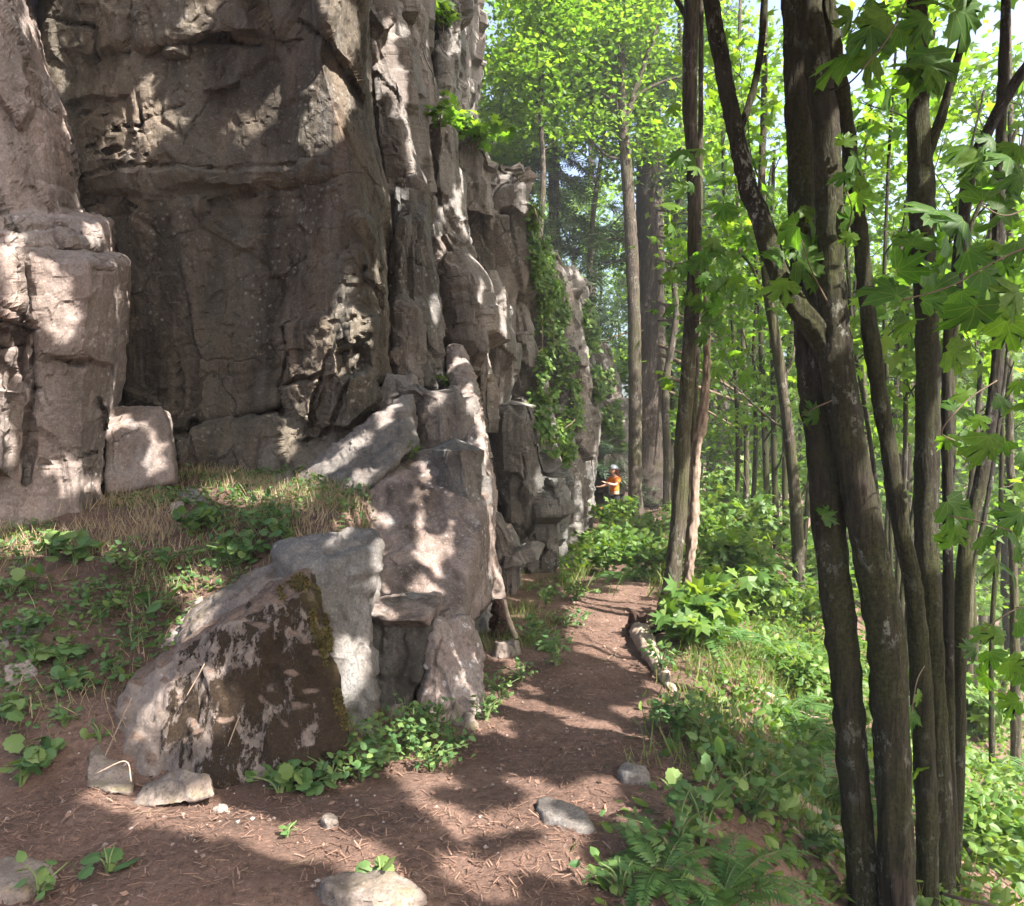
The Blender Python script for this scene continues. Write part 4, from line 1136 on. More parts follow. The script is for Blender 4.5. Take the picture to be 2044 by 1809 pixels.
stem_mesh(b, q, 180, 26, .012, .16, 77)
link('trunk', b.build('trunk', M['snag'], rt.location[:]), rt)
b = Bag()
stem_mesh(b, px_path([(1372, 1250, 16, D4 + .5), (1378, 1000, 17, D4 + .5), (1385, 850, 16, D4 + .5), (1392, 640, 14, D4 + .5), (1398, 300, 12, D4 + .5), (1400, -100, 10, D4 + .5)]), 90, 14, .002, .08, 78)
rt = tag(empty('maple_tree', P(1372, 1250, D4 + .5)), 'thin grey stem hidden between the tall straight trunk and the snag', 'tree')
link('trunk', b.build('trunk', M['bark_far'], rt.location[:]), rt)

D5 = 23.0
m5 = maple(P(1270, 1010, D5), 'slim grey maple forking high, between the orange climber and dark fir', [
    ('trunk', [(1275, 1040, 34, D5), (1268, 985, 32, D5), (1268, 800, 30, D5), (1266, 640, 29, D5), (1261, 500, 29, D5), (1255, 400, 27, D5), (1248, 300, 26, D5), (1243, 240, 22, D5), (1240, 120, 17, D5), (1236, 0, 15, D5), (1232, -200, 12, D5)], 120, 20, .008),
    ('limb', [(1246, 260, 12, D5), (1262, 200, 14, D5), (1285, 130, 12, D5), (1310, 60, 10, D5), (1330, -20, 8, D5)], 30, 10, 0),
    ('limb', [(1246, 270, 10, D5), (1228, 200, 11, D5), (1200, 120, 9, D5), (1165, 60, 7, D5), (1130, 20, 5, D5)], 30, 10, 0),
    ('limb', [(1245, 230, 8, D5), (1275, 190, 9, D5), (1320, 165, 7, D5), (1370, 150, 5, D5)], 30, 8, 0),
    ('limb', [(1243, 205, 8, D5), (1215, 195, 7, D5), (1170, 165, 5, D5), (1120, 150, 4, D5)], 30, 8, 0),
    ('limb', [(1250, 320, 6, D5), (1210, 310, 6, D5), (1170, 270, 4, D5), (1130, 240, 3, D5)], 30, 8, 0),
], M['bark_far'], seed=15, limbs=10, leafn=9500, lo=.72, length=4.6, size=(.12, .22), sig=(.55, .55, .25), leaf=LEAF_DI)

# trees further down the slope, traced
TR = [  # label, mat, traced stem
    ('mottled curved maple trunk standing on slope left of the twin-trunk maple', 'bark_far', [(1594, 1225, 30, 11.0), (1594, 1150, 28, 11), (1590, 1040, 27, 11), (1578, 900, 25, 11), (1560, 760, 24, 11), (1545, 660, 23, 11), (1530, 560, 20, 11), (1520, 400, 17, 11), (1525, 200, 14, 11), (1530, -100, 10, 11)]),
    ('left one of three thin dark stems behind the curved trunk', 'bark_dark', [(1533, 1075, 16, 17), (1528, 900, 14, 17), (1522, 760, 13, 17), (1515, 600, 10, 17), (1500, 420, 8, 17), (1480, 200, 6, 17)]),
    ('middle one of three thin dark stems behind the curved trunk', 'bark_dark', [(1550, 1085, 15, 17), (1545, 900, 13, 17), (1543, 740, 12, 17), (1538, 560, 10, 17), (1545, 300, 8, 17)]),
    ('right one of three thin dark stems behind the curved trunk', 'bark_dark', [(1568, 1080, 13, 17.5), (1566, 900, 11, 17.5), (1572, 740, 10, 17.5), (1590, 560, 8, 17.5), (1600, 300, 7, 17.5)]),
    ('slim trunk standing deep in the leaves at the far right edge', 'bark_far', [(2028, 1470, 22, 9.5), (2026, 1300, 20, 9.5), (2022, 1100, 18, 9.5), (2016, 900, 17, 9.5), (2014, 650, 15, 9.5), (2018, 300, 12, 9.5), (2010, -100, 9, 9.5)]),
    ('straight slim trunk seen between the dark maple stems', 'bark_far', [(1735, 1260, 17, 13), (1733, 1000, 15, 13), (1728, 820, 14, 13), (1722, 730, 9, 13)]),
    ('slim stem leaning right behind the dark multi-stemmed maple', 'bark_dark', [(1760, 1240, 15, 14), (1775, 1000, 13, 14), (1790, 760, 12, 14), (1815, 500, 10, 14), (1850, 200, 8, 14), (1880, -100, 6, 14)]),
    ('thin stem leaning right with many side shoots', 'bark_far', [(1935, 1250, 15, 12), (1945, 950, 13, 12), (1960, 760, 11, 12), (1990, 560, 9, 12), (2035, 320, 7, 12), (2080, 60, 6, 12)]),
    ('thin pale stem behind the leaning left limb', 'bark_far', [(1485, 1140, 14, 19), (1490, 900, 12, 19), (1480, 600, 10, 19), (1470, 300, 9, 19), (1478, 0, 7, 19)]),
]
FANS = [(1770, 1180, 1700, 640, 1680, 60), (1778, 1180, 1765, 620, 1792, 40), (1790, 1200, 1810, 640, 1860, 120), (1800, 1200, 1850, 720, 1965, 180), (1812, 1210, 1885, 800, 2040, 330), (1905, 1220, 1960, 700, 2010, 150), (1925, 1240, 2005, 760, 2050, 420),
        (1640, 1130, 1660, 620, 1640, 100), (1665, 1130, 1700, 700, 1740, 200), (1470, 1080, 1462, 640, 1440, 200), (1605, 1100, 1620, 700, 1600, 260), (1500, 1060, 1505, 700, 1540, 330), (1880, 1230, 1905, 800, 1925, 380), (1980, 1260, 2000, 820, 1990, 400)]
for i, (x0, y0, x1, y1, x2, y2) in enumerate(FANS):
    dd = [9.5, 10, 9, 8.5, 8, 9, 8.5, 14, 13, 18, 15, 18, 10, 9][i]
    TR.append(('thin dark stem, %s from the left of those fanning up behind the foreground maples' % ['sixth', 'seventh', 'eighth', 'ninth', 'tenth', 'twelfth', 'thirteenth', 'fourth', 'fifth', 'first', 'third', 'second', 'eleventh', 'last'][i], 'bark_dark',
               [(x0, y0, 11, dd), ((x0 + x1) / 2 + 6, (y0 + y1) / 2, 10, dd), (x1, y1, 9, dd), ((x1 + x2) / 2 - 5, (y1 + y2) / 2, 7, dd), (x2, y2, 5, dd)]))
for i, (lab, mt, st) in enumerate(TR):
    dd = st[0][3]
    gz = float(ground((st[0][0] - CX) / FV * dd, dd))
    st = [(st[0][0], min(CY - gz / dd * FV + 12, 1700), st[0][2] * 1.15, dd)] + st
    fanned = 'fanning' in lab
    maple((P(st[0][0], st[0][1], dd)), lab, [('trunk', st, 60, 12, .003)], M[mt], seed=60 + i, limbs=3 if fanned else 7, leafn=240 if fanned else 950, lo=.45 if fanned else .3, length=1.6 if fanned else 2.6, up=1.0, size=(.12, .2), sig=(.45, .45, .2))

# forest beyond, scattered
def forest_tree(x, y, H, r0, seed, label, nleaf, R=2.8, lowest=.18, tm=LEAF_DI, size=(.18, .30), mat='bark_far', group=None, limbs=14, lean=0):
    rng = np.random.default_rng(seed)
    z = float(ground(x, y, False)) - .15
    base = np.array([x, y, z])
    root = tag(empty('maple_tree', base), label, 'tree', group)
    k = 9
    p = np.zeros((k, 4)); p[:, 2] = np.linspace(0, H, k)
    p[1:, :2] = np.cumsum(rng.normal(size=(k - 1, 2)) * .035 * H / 4 + np.array([lean, 0]) * H / 9, 0)
    p[:, :3] += base
    p[:, 3] = r0 * np.linspace(1, .25, k) ** .8
    bag = Bag()
    q = stem_mesh(bag, p, 30, 8, .0, .08, seed)
    tips = limbs_from(bag, q, limbs, rng, lowest, .98, R, .8, .4, 5)
    link('trunk', bag.build('trunk', M[mat], base), root)
    pos, nor, sc = bough_leaves(tips, nleaf, (.5, .5, .22), rng, size)
    keep = ~lit_way(pos)
    add_crown(root, base, pos[keep], nor[keep], sc[keep], tm, M['maple'], rng)
    return root

PLACE = []
def ordinal(k): return ['first', 'second', 'third', 'fourth', 'fifth', 'sixth', 'seventh', 'eighth', 'ninth', 'tenth', 'eleventh', 'twelfth'][k]
rngF = np.random.default_rng(5)
rows = [(14, 3, 2.0), (20, 4, 2.6), (27, 8, 3.0), (37, 11, 3.6), (52, 12, 4.4)]
cnt = 0
for ri, (yy, nn_, R) in enumerate(rows):
    for k in range(nn_):
        lo_, hi_ = (1660 if yy < 16 else 1570 if yy < 22 else 1290), 2250
        vx = lo_ + (hi_ - lo_) * (k + .5 + rngF.uniform(-.3, .3)) / nn_
        y = yy * rngF.uniform(.92, 1.1)
        x = (vx - CX) / FV * y
        near = yy < 22
        forest_tree(x, y, rngF.uniform(7, 11) + .12 * y + max(0, x - 8) * .3, rngF.uniform(.07, .14) * (1 + .012 * y), 900 + cnt,
                    'leafy maple, %s from the left in the %s row of trees down the slope' % (ordinal(min(k, 11)) if k < 12 else 'last', ['nearest', 'second', 'third', 'fourth', 'farthest'][ri]),
                    [1500, 2300, 3700, 4700, 5800][ri], R, .12, LEAF_LO if yy < 16 else LEAF_DI, [(.12, .2), (.14, .22), (.2, .3), (.26, .38), (.34, .5)][ri],
                    ['bark_far', 'bark_dark'][cnt % 2], 'maples of the wood below the trail', 12 + ri * 2, rngF.uniform(-.02, .05))
        cnt += 1
# trees on the hill above the cliff and beyond its end
for k, (vx, y, H, R) in enumerate([(1000, 34, 15, 4), (1120, 44, 16, 4.5), (1190, 50, 17, 5), (1235, 56, 16, 5), (950, 25, 10, 2.6)]):
    forest_tree((vx - CX) / FV * y, y, H, .16, 980 + k, 'leafy maple on top of the cliff, %s from the left' % ordinal([1, 2, 3, 4, 0][k]), 6500, R, .3, LEAF_DI, (.16, .27), 'bark_far', 'maples above the cliff', 15)

for k, (vx, y, H, R, lw) in enumerate([(1050, 21, 13.5, 3.2, .70), (1150, 25, 15.5, 3.6, .70), (1330, 24, 16, 3.8, .62), (1000, 27, 15, 3.4, .62)]):
    forest_tree((vx - CX) / FV * y, y, H, .13, 990 + k, ['yellow-green maple leaning out over the cliff top', 'yellow-green maple crown between the cliff top and slim forked maple', 'leafy maple crown above the massive dark fir', 'leafy maple crown at the top of the picture beside the cliff'][k], 6500, R, lw, LEAF_DI, (.12, .21), 'bark_far', None, 14)

# ------------------------------------------------------------------ firs
def fir_spray():
    v, f = [], []
    def tri(a, b, c):
        i = len(v); v.extend([a, b, c]); f.append([i, i + 1, i + 2])
    def twig(o, d, L, w):
        n = np.array([-d[1], d[0]])
        for s in (-1, 1):
            tri((*o, 0), (*(o + d * L * .45 + n * s * w), -.015), (*(o + d * L), -.05 * L))
    for s in np.linspace(.05, .92, 6):
        for sd in (-1, 1):
            a = math.radians(48) * sd
            L = .42 * (1.05 - s) + .07
            twig(np.array([0, s]), np.array([math.sin(a), math.cos(a)]), L, .036)
    twig(np.array([0., 0.]), np.array([0., 1.]), 1.05, .022)
    return np.array(v, float), np.array(f)
SPRAY = fir_spray()

def fir(base, label, H, r0, seed, nb, z0, L0, dens=26, dead=(), mat='bark_fir', azr=(0, 2 * math.pi), name='fir_tree', nsp=None, droop=.5, cull=None):
    rng = np.random.default_rng(seed)
    root = tag(empty(name, base), label, 'tree')
    base = np.asarray(base, float)
    bag = Bag()
    p = np.array([[0, 0, 0, r0 * 1.12], [0, 0, H * .08, r0], [.05, 0, H * .3, r0 * .86], [0, .05, H * .6, r0 * .6], [0, 0, H, r0 * .12]], float); p[:, :3] += base
    stem_mesh(bag, p, 110, 28, .022, .07, seed)
    link('trunk', bag.build('trunk', M[mat], base), root)
    P_, N_, T_, S_ = [], [], [], []
    for i in range(nb):
        z = z0 + (H * .97 - z0) * (i + rng.random()) / nb
        a = rng.uniform(*azr)
        L = L0 * (1 - .75 * (z - z0) / (H - z0)) * rng.uniform(.7, 1.1)
        m = 10
        t = np.linspace(0, 1, m)
        h = np.array([math.cos(a), math.sin(a)])
        pts = np.column_stack([base[0] + h[0] * L * t, base[1] + h[1] * L * t, base[2] + z + L * (.12 * t - droop * t * t)])
        bb = Bag(); v, f = tube(pts, np.linspace(.035, .006, m), 5); bb.add(v, f)
        link('bough', bb.build('bough', M[mat], base), root)
        k = dens
        tt = rng.uniform(.2, 1.0, k)
        c = np.stack([np.interp(tt, t, pts[:, j]) for j in range(3)], 1)
        side = rng.choice([-1, 1], k) * rng.uniform(.3, 1.1, k)
        dirs = np.column_stack([h[0] * np.cos(side) - h[1] * np.sin(side), h[1] * np.cos(side) + h[0] * np.sin(side), -.45 - .5 * rng.random(k)])
        P_.append(c); T_.append(nrm(dirs)); N_.append(nrm(np.array([0, 0, 1.0]) + rng.normal(size=(k, 3)) * .35)); S_.append(rng.uniform(.5, 1.05, k) * (L / L0) ** .3)
    if nb:
        pos, td, nor, sc = map(np.concatenate, (P_, T_, N_, S_))
        keep = ~lit_way(pos)
        add_crown(root, base, pos[keep], nor[keep], sc[keep], SPRAY, M['needle'], rng, td[keep])
    for st in dead:
        bb = Bag(); stem_mesh(bb, px_path(st), 40, 7, 0, .1, seed)
        q = path_smooth(px_path(st), 40)
        for j in range(7):
            i = rng.integers(8, 38); e = q[i, :3] + np.array([rng.uniform(.1, .5), rng.uniform(-.3, .3), rng.uniform(-.35, .25)])
            v, f = tube(np.array([q[i, :3], (q[i, :3] + e) / 2 + rng.normal(size=3) * .05, e]), [.012, .008, .004], 4); bb.add(v, f)
        link('dead_branch', bb.build('dead_branch', M['twig'], base), root)
    return root
D6 = 27.0
dead = []
rd = np.random.default_rng(3)
for y0, x1, y1, w in [(688, 1440, 760, 9), (705, 1500, 800, 10), (745, 1580, 838, 11), (770, 1480, 860, 8), (560, 1400, 590, 8), (600, 1390, 660, 8), (470, 1420, 520, 7), (520, 1440, 560, 6), (640, 1380, 640, 6), (660, 1180, 700, 5), (420, 1410, 440, 6)]:
    x0 = 1312 if x1 > 1300 else 1285
    dead.append([(x0, y0, w, D6 - .4), ((x0 + x1) / 2, (y0 + y1) / 2 + rd.uniform(-12, 4), w * .8, D6 - 1.2), (x1, y1, w * .35, D6 - 2.2)])
b6 = P(1294, 1010, D6)
fir(b6, 'massive dark fir trunk with dead horizontal limbs behind the slim grey maple', 26, .56, 31, 56, 6.5, 5.2, 46, dead)
for k, (vx, y, H, r, L, z0) in enumerate([(1105, 26, 20, .26, 4.4, 1.0), (1420, 33, 24, .2, 3.2, 6), (1441, 35, 26, .26, 3.4, 5), (1040, 38, 22, .3, 4.5, 4), (1360, 41, 24, .3, 4, 3), (1180, 47, 26, .35, 5, 3)]):
    x = (vx - CX) / FV * y
    fir((x, y, float(ground(x, y, False)) - .2), ['drooping hemlock standing on top of the cliff edge', 'left one of the two slim straight firs behind the snag', 'right one of the two slim straight firs behind the snag',
        'dark fir behind the cliff top at the upper left', 'dark fir behind the tall straight trunk', 'far fir beyond the end of the cliff'][k], H, r, 40 + k, [64, 28, 28, 36, 36, 30][k], z0, L, [42, 24, 24, 30, 28, 22][k], droop=.75 if k == 0 else .45)

# ------------------------------------------------------------------ unseen canopy added along the sun's rays to shade trail, bank, rock and stems
rngC = np.random.default_rng(99)
LEAF_SH = fan([(0, .6), (-.5, .35), (-.42, -.2), (0, -.42), (.42, -.2), (.5, .35)], (0, 0), .3, .15)
LEAF_SH = (LEAF_SH[0][1:], np.array([[0, 1, 2], [0, 2, 3], [0, 3, 4], [0, 4, 5]]))
hits = []
for i in range(20000):
    p, _n = hit(rngC.uniform(-250, 1330), rngC.uniform(-300, 2000))
    if p is not None and p[1] < 34: hits.append(p)
for i in range(3600):
    p, _n = hit(rngC.uniform(1330, 1720), rngC.uniform(1420, 2000))
    if p is not None and p[1] < 34 and fbm(np.array([[p[0] * 1.6, p[1] * 1.6, 0]]), 2, 3)[0] < .25: hits.append(p)
for st_ in (m1, m2, m3, m4):              # leaves are also added to shade the stems themselves
    for ch in st_.children:
        if ch.name.split('.')[0] in ('trunk', 'limb') and ch.type == 'MESH':
            nvt = len(ch.data.vertices); co = np.zeros(nvt * 3, np.float32); ch.data.vertices.foreach_get('co', co)
            co = co.reshape(-1, 3)[::23] + np.array(st_.location)
            hits += [q_ for q_ in co[(co[:, 2] < 4.5)].astype(float) if q_[2] > -2.5]
hits = np.array(hits)
# even out: the same number of leaves for the same area of shade
a, b_ = ab(hits)
key = np.round(np.stack([a / .14, b_ / .14], 1)).astype(int)
_, first = np.unique(key, axis=0, return_index=True)
cells = hits[first]
LAYERS = 10
pos = np.repeat(cells, LAYERS, 0)
aa = rngC.normal(size=(len(pos), 2)) * .10
pos = pos + aa[:, :1] * SA + aa[:, 1:] * SB
org = pos.copy()
pos = org + S * rngC.uniform(4.5, 8.5, len(org))[:, None]
for k in range(6):                       # lift leaves that would hang too low or into the picture
    bad = in_view(pos, 1.1) | (pos[:, 2] < 2.4) | (np.hypot(pos[:, 0], pos[:, 1]) < 1.2)
    pos[bad] = org[bad] + S * rngC.uniform(5.5 + 1.5 * k, 9.5 + 1.8 * k, bad.sum())[:, None]
keep = ~lit_way(pos) & ~in_view(pos, 1.1) & (pos[:, 2] > 2.2)
pos = pos[keep]
print('canopy leaves', len(pos), 'cells', len(cells))
owners = [(m1, np.array([1.4, 2.2])), (m2, np.array([4.2, 3.2])), (m3, np.array([3.2, -1.5])), (m4, np.array([3.0, 7.5])), (m5, np.array([8., 15.]))]
dd = np.stack([np.linalg.norm(pos[:, :2] - c, axis=1) for _, c in owners], 1)
own = dd.argmin(1)
for k, (root, c) in enumerate(owners):
    pk = pos[own == k]
    if len(pk) == 0: continue
    nor = nrm(S * .8 + np.array([0, 0, .6]) + rngC.normal(size=(len(pk), 3)) * .45)
    add_crown(root, np.array(root.location), pk, nor, rngC.uniform(.15, .21, len(pk)), LEAF_SH, M['shade'], rngC)  # unseen leaves placed for their shade, hung on this tree as a crown

# ------------------------------------------------------------------ leafy boughs of the foreground maples, leaf by leaf
def leaf_meshes():
    r = []
    for k in range(5):
        v, f = LEAF_HI
        v = v.copy()
        rs = np.random.default_rng(k)
        v[:, 2] += -(.15 + .25 * rs.random()) * np.abs(v[:, 0]) ** 1.5 + (.1 * rs.normal()) * v[:, 0] - (.1 + .3 * rs.random()) * v[:, 1] ** 2
        v[:, :2] *= 1 + .06 * rs.normal(size=(len(v), 2))
        r.append(mesh_np('leaf', v, f, M['maple_near'], True, np.full(len(v), rs.random())))
    return r
NEAR_LEAF = leaf_meshes()

def leaf_obj(parent, p, size, rng, face=None, droop=.6):
    """one leaf hung at p (world), its blade facing roughly up or to the given direction"""
    o = link('leaf', NEAR_LEAF[rng.integers(0, 5)], parent)
    z = nrm((np.array([0, 0, 1.0]) if face is None else np.asarray(face, float)) + rng.normal(size=3) * .42)
    y = rng.normal(size=3) + np.array([0, 0, -droop]); y = nrm(y - z * (y @ z)); x = np.cross(y, z)
    from mathutils import Matrix
    mt = Matrix(((x[0], y[0], z[0], 0), (x[1], y[1], z[1], 0), (x[2], y[2], z[2], 0), (0, 0, 0, 1)))
    o.rotation_euler = mt.to_euler()
    par = parent
    off = np.zeros(3)
    while par is not None:
        off += np.array(par.location); par = par.parent
    o.location = (p - off).tolist()
    o.scale = (size,) * 3
    return o

def leafy_branch(root, twig, leaves, seed, size=(.13, .19), spread=.10, face=(0, -.9, .45)):
    """twig: (vx, vy, width, depth); leaves: list of (vx, vy) or a number"""
    rng = np.random.default_rng(seed)
    base = np.array(root.location)
    bag = Bag(); q = stem_mesh(bag, px_path(twig), 40, 7, 0, .05, seed)
    br = link('branch', bag.build('branch', M['twig'], base), root)
    n = leaves if isinstance(leaves, int) else len(leaves)
    for i in range(n):
        if isinstance(leaves, int):
            k = rng.integers(4, 40)
            p = q[k, :3] + rng.normal(size=3) * np.array([spread, spread * .8, spread])
        else:
            d = twig[-1][3] + abs(rng.normal()) * .35
            if rng.random() < .14: continue
            p = P(leaves[i][0], leaves[i][1], d)
        leaf_obj(br, p, rng.uniform(size[0] * .7, size[1] * .92), rng, face)
    return br
leafy_branch(m2, [(1840, -60, 5, 2.9), (1800, 20, 4, 2.85), (1770, 80, 4, 2.8), (1720, 140, 3, 2.8)],
             [(1700, 70), (1735, 55), (1770, 30), (1815, 20), (1855, 40), (1790, 95), (1840, 110), (1880, 70), (1700, 110), (1745, 110), (1770, 175), (1815, 165), (1865, 135), (1750, 165), (1905, 20), (1700, 20), (1880, 110), (1830, 65), (1725, 20), (1860, 5), (1795, 60)], 1, (.12, .175))
leafy_branch(m2, [(2080, 480, 5, 2.9), (1990, 520, 4, 2.85), (1900, 570, 3, 2.85), (1800, 600, 2, 2.85)],
             [(1890, 470), (1930, 500), (1960, 540), (1895, 540), (1860, 580), (1870, 640), (1845, 530), (1920, 580), (1980, 570), (2010, 520), (2035, 580), (1820, 490), (1840, 600), (1790, 590), (1995, 610), (2030, 480), (1870, 420), (1925, 440), (1975, 480), (2010, 640), (1850, 680), (1945, 610), (1790, 540), (1890, 700), (1830, 640)], 2, (.12, .18))
leafy_branch(m3, [(2090, 380, 4, 3.4), (2040, 420, 4, 3.4), (2000, 430, 3, 3.4), (1960, 410, 2, 3.4)],
             [(1960, 400), (1990, 420), (2020, 400), (2040, 440), (1975, 445), (2000, 370), (2035, 350), (1950, 300), (1985, 280), (2010, 310), (1930, 290), (2035, 290), (1960, 340)], 3, (.12, .17))
leafy_branch(m1, [(1650, 600, 4, 3.5), (1620, 540, 3, 3.4), (1600, 480, 2, 3.35)],
             [(1590, 520), (1610, 490), (1625, 520), (1600, 560), (1640, 545), (1575, 560), (1615, 440), (1590, 450), (1640, 480), (1560, 500), (1605, 410), (1545, 520), (1650, 580)], 4, (.09, .15))
leafy_branch(m1, [(1690, 470, 3, 3.5), (1700, 420, 3, 3.4), (1690, 380, 2, 3.4)], [(1690, 400), (1705, 430), (1680, 440), (1700, 465), (1712, 385), (1683, 290), (1700, 310), (1690, 345), (1715, 350)], 5, (.09, .14))
leafy_branch(m2, [(1905, 880, 4, 3.4), (1880, 860, 3, 3.3), (1930, 800, 3, 3.3), (1990, 760, 2, 3.3)], [(1900, 820), (1935, 790), (1960, 830), (1990, 790), (2020, 820), (2035, 760), (1920, 860), (1975, 870), (2010, 880), (1945, 900), (2040, 900), (1890, 870)], 6, (.10, .16))
leafy_branch(m2, [(1880, 1010, 4, 3.4), (1900, 1030, 3, 3.3), (1950, 1040, 3, 3.3), (2020, 1060, 2, 3.3)], [(1890, 1000), (1910, 1050), (1940, 1020), (1960, 1070), (1995, 1040), (2025, 1090), (2040, 1020), (1900, 1090), (1985, 1110), (2020, 1150), (1945, 1110)], 7, (.10, .15))
leafy_branch(m2, [(1845, 1330, 3, 3.8), (1830, 1360, 2, 3.7), (1820, 1420, 2, 3.65)], [(1812, 1360), (1830, 1385), (1820, 1430), (1840, 1470), (1825, 1500), (1815, 1415), (1835, 1540)], 8, (.07, .11))
leafy_branch(m3, [(2090, 1200, 4, 4.0), (2020, 1220, 3, 3.9), (1960, 1260, 2, 3.9)], [(1960, 1250), (1985, 1230), (2005, 1270), (2030, 1240), (1975, 1300), (2010, 1320), (2035, 1340), (1945, 1290), (2000, 1370), (2035, 1400), (1970, 1350), (1990, 1420)], 9, (.09, .13))
leafy_branch(m1, [(1600, 830, 3, 3.6), (1625, 815, 2, 3.5), (1660, 800, 2, 3.5)], [(1605, 820), (1622, 805), (1635, 830), (1650, 1020), (1640, 1030)], 10, (.06, .09))
leafy_branch(m4, [(1398, 550, 3, D4 - .2), (1420, 520, 2, D4 - .3), (1450, 500, 2, D4 - .3)], 26, 11, (.12, .19), .22)
leafy_branch(m4, [(1400, 420, 3, D4 - .2), (1440, 400, 2, D4 - .3), (1470, 330, 2, D4 - .3)], 26, 12, (.12, .19), .25)
leafy_branch(m4, [(1385, 640, 3, D4 - .2), (1420, 640, 2, D4 - .3), (1455, 610, 2, D4 - .3)], 18, 13, (.12, .19), .2)

# ------------------------------------------------------------------ ivy and bright saplings on the rock
def hug(vpoly, n, rng, off=(.03, .18), thr=-.25):
    xs = [p[0] for p in vpoly]; ys = [p[1] for p in vpoly]
    P_, N_ = [], []
    while len(P_) < n and n > 0:
        x = rng.uniform(min(xs), max(xs), 400); y = rng.uniform(min(ys), max(ys), 400)
        ok = in_poly(x, y, vpoly) & (fbm(np.stack([x / 16, y / 40, 0 * x], -1), 2, 5) > thr)
        for a_, b__ in zip(x[ok], y[ok]):
            p, nn_ = hit(a_, b__)
            if p is None: continue
            if nn_[1] > 0: nn_ = -nn_
            P_.append(p + nn_ * rng.uniform(*off)); N_.append(nn_)
        if not ok.any(): break
    return np.array(P_[:n]), np.array(N_[:n])
for k, (poly, n, sz, lab) in enumerate([
    ([(1058, 400), (1085, 395), (1105, 520), (1110, 640), (1100, 760), (1080, 800), (1070, 640), (1055, 520)], 2600, (.06, .11), 'ivy curtain hanging over the edge of the right cliff block'),
    ([(1095, 560), (1120, 560), (1150, 700), (1160, 850), (1130, 940), (1105, 860), (1090, 700)], 2000, (.07, .13), 'ivy trailing down the grey wall behind the cliff edge'),
    ([(1170, 600), (1210, 690), (1235, 780), (1245, 900), (1215, 880), (1180, 740), (1160, 640)], 1100, (.12, .2), 'bright creeper on the far end of the cliff'),
    ([(1060, 780), (1090, 790), (1110, 900), (1090, 930), (1065, 850)], 220, (.09, .14), 'small ivy patch low on the dark rock rib'),
]):
    rng = np.random.default_rng(700 + k)
    p, nn_ = hug(poly, n, rng)
    base = p.mean(0)
    root = tag(empty('ivy', base), lab, 'ivy')
    add_crown(root, base, p, nrm(nn_ + np.array([0, 0, .5]) + rng.normal(size=p.shape) * .4), rng.uniform(*sz, len(p)), LEAF_OV, M['shrub'], rng, name='foliage')
    b = Bag()
    o_ = np.argsort(p[:, 2]); pick = p[o_[np.linspace(0, len(o_) - 1, 9).astype(int)]]
    v, f = tube(path_smooth(pick, 40), np.linspace(.012, .006, 40), 5); b.add(v, f)
    link('stem', b.build('stem', M['twig'], base), root)

def shrub(base, label, H, R, n, seed, tm, size, mat='shrub', stems=7, name='shrub', cat='shrub', group=None, flat=.6, cols=None, lean=(0, 0)):
    rng = np.random.default_rng(seed)
    base = np.asarray(base, float)
    root = tag(empty(name, base), label, cat, group)
    bag = Bag(); tips = []
    for k in range(stems):
        a = rng.uniform(0, 2 * math.pi); rr = R * rng.uniform(.2, 1)
        e = np.array([math.cos(a) * rr + lean[0] * H, math.sin(a) * rr + lean[1] * H, H * rng.uniform(.6, 1.05) * (1 - .3 * rr / R)])
        m = np.array([e[0] * .3, e[1] * .3, e[2] * .6])
        q = path_smooth(np.array([[0, 0, -.03], m, e]), 10)
        v, f = tube(q, np.linspace(.006 + .004 * H, .002, 10), 5); bag.add(v, f)
        tips.append(q[3:] + 0)
    link('stem', bag.build('stem', M['stem' if mat == 'weed' else 'twig'], (0, 0, 0)), root)
    c = np.concatenate(tips)
    pos = c[rng.integers(0, len(c), n)] + rng.normal(size=(n, 3)) * np.array([R * .16, R * .16, H * .07])
    pos[:, 2] = np.maximum(pos[:, 2], .02)
    nor = nrm(np.array([0, -.15, 1.0]) + rng.normal(size=(n, 3)) * flat)
    v, f, t = scatter(tm, pos, nor, rng.uniform(*size, n), rng=rng)
    b = Bag(); b.add(v, f, t)
    link('foliage', b.build('foliage', M[mat], (0, 0, 0), False), root)
    return root
for k, (vx, vy, H, R, n, sz, lab) in enumerate([
    (885, 45, .5, .4, 60, (.14, .22), 'sprig of bright maple leaves on a ledge at the cliff top'),
    (945, 285, .7, .7, 130, (.14, .24), 'bright maple sapling growing over the middle cliff ledge'),
    (985, 310, .6, .6, 110, (.14, .24), 'leafy sapling right of the bright maple sapling on the ledge'),
    (880, 250, .5, .3, 60, (.1, .16), 'small green bush in the cleft between the upper ribs'),
    (822, 895, .16, .08, 24, (.04, .07), 'tiny green weed rooted in the crack above the sunlit slab'),
    (1085, 800, .3, .25, 60, (.08, .14), 'green tuft on the sunlit ledge of the rear rib'),
    (893, 752, .2, .12, 24, (.05, .09), 'small fern-like tuft in the shaded notch of the ribs'),
]):
    p, _n = hit(vx, vy + 12)
    if p is None: p = P(vx, vy, 13)
    shrub(p + np.array([0, -.05, -.05]), lab, H, R, n, 720 + k, LEAF_LO if k < 3 else LEAF_OV, sz, 'maple' if k < 3 else 'shrub', 6, 'ledge_plant', 'plant')

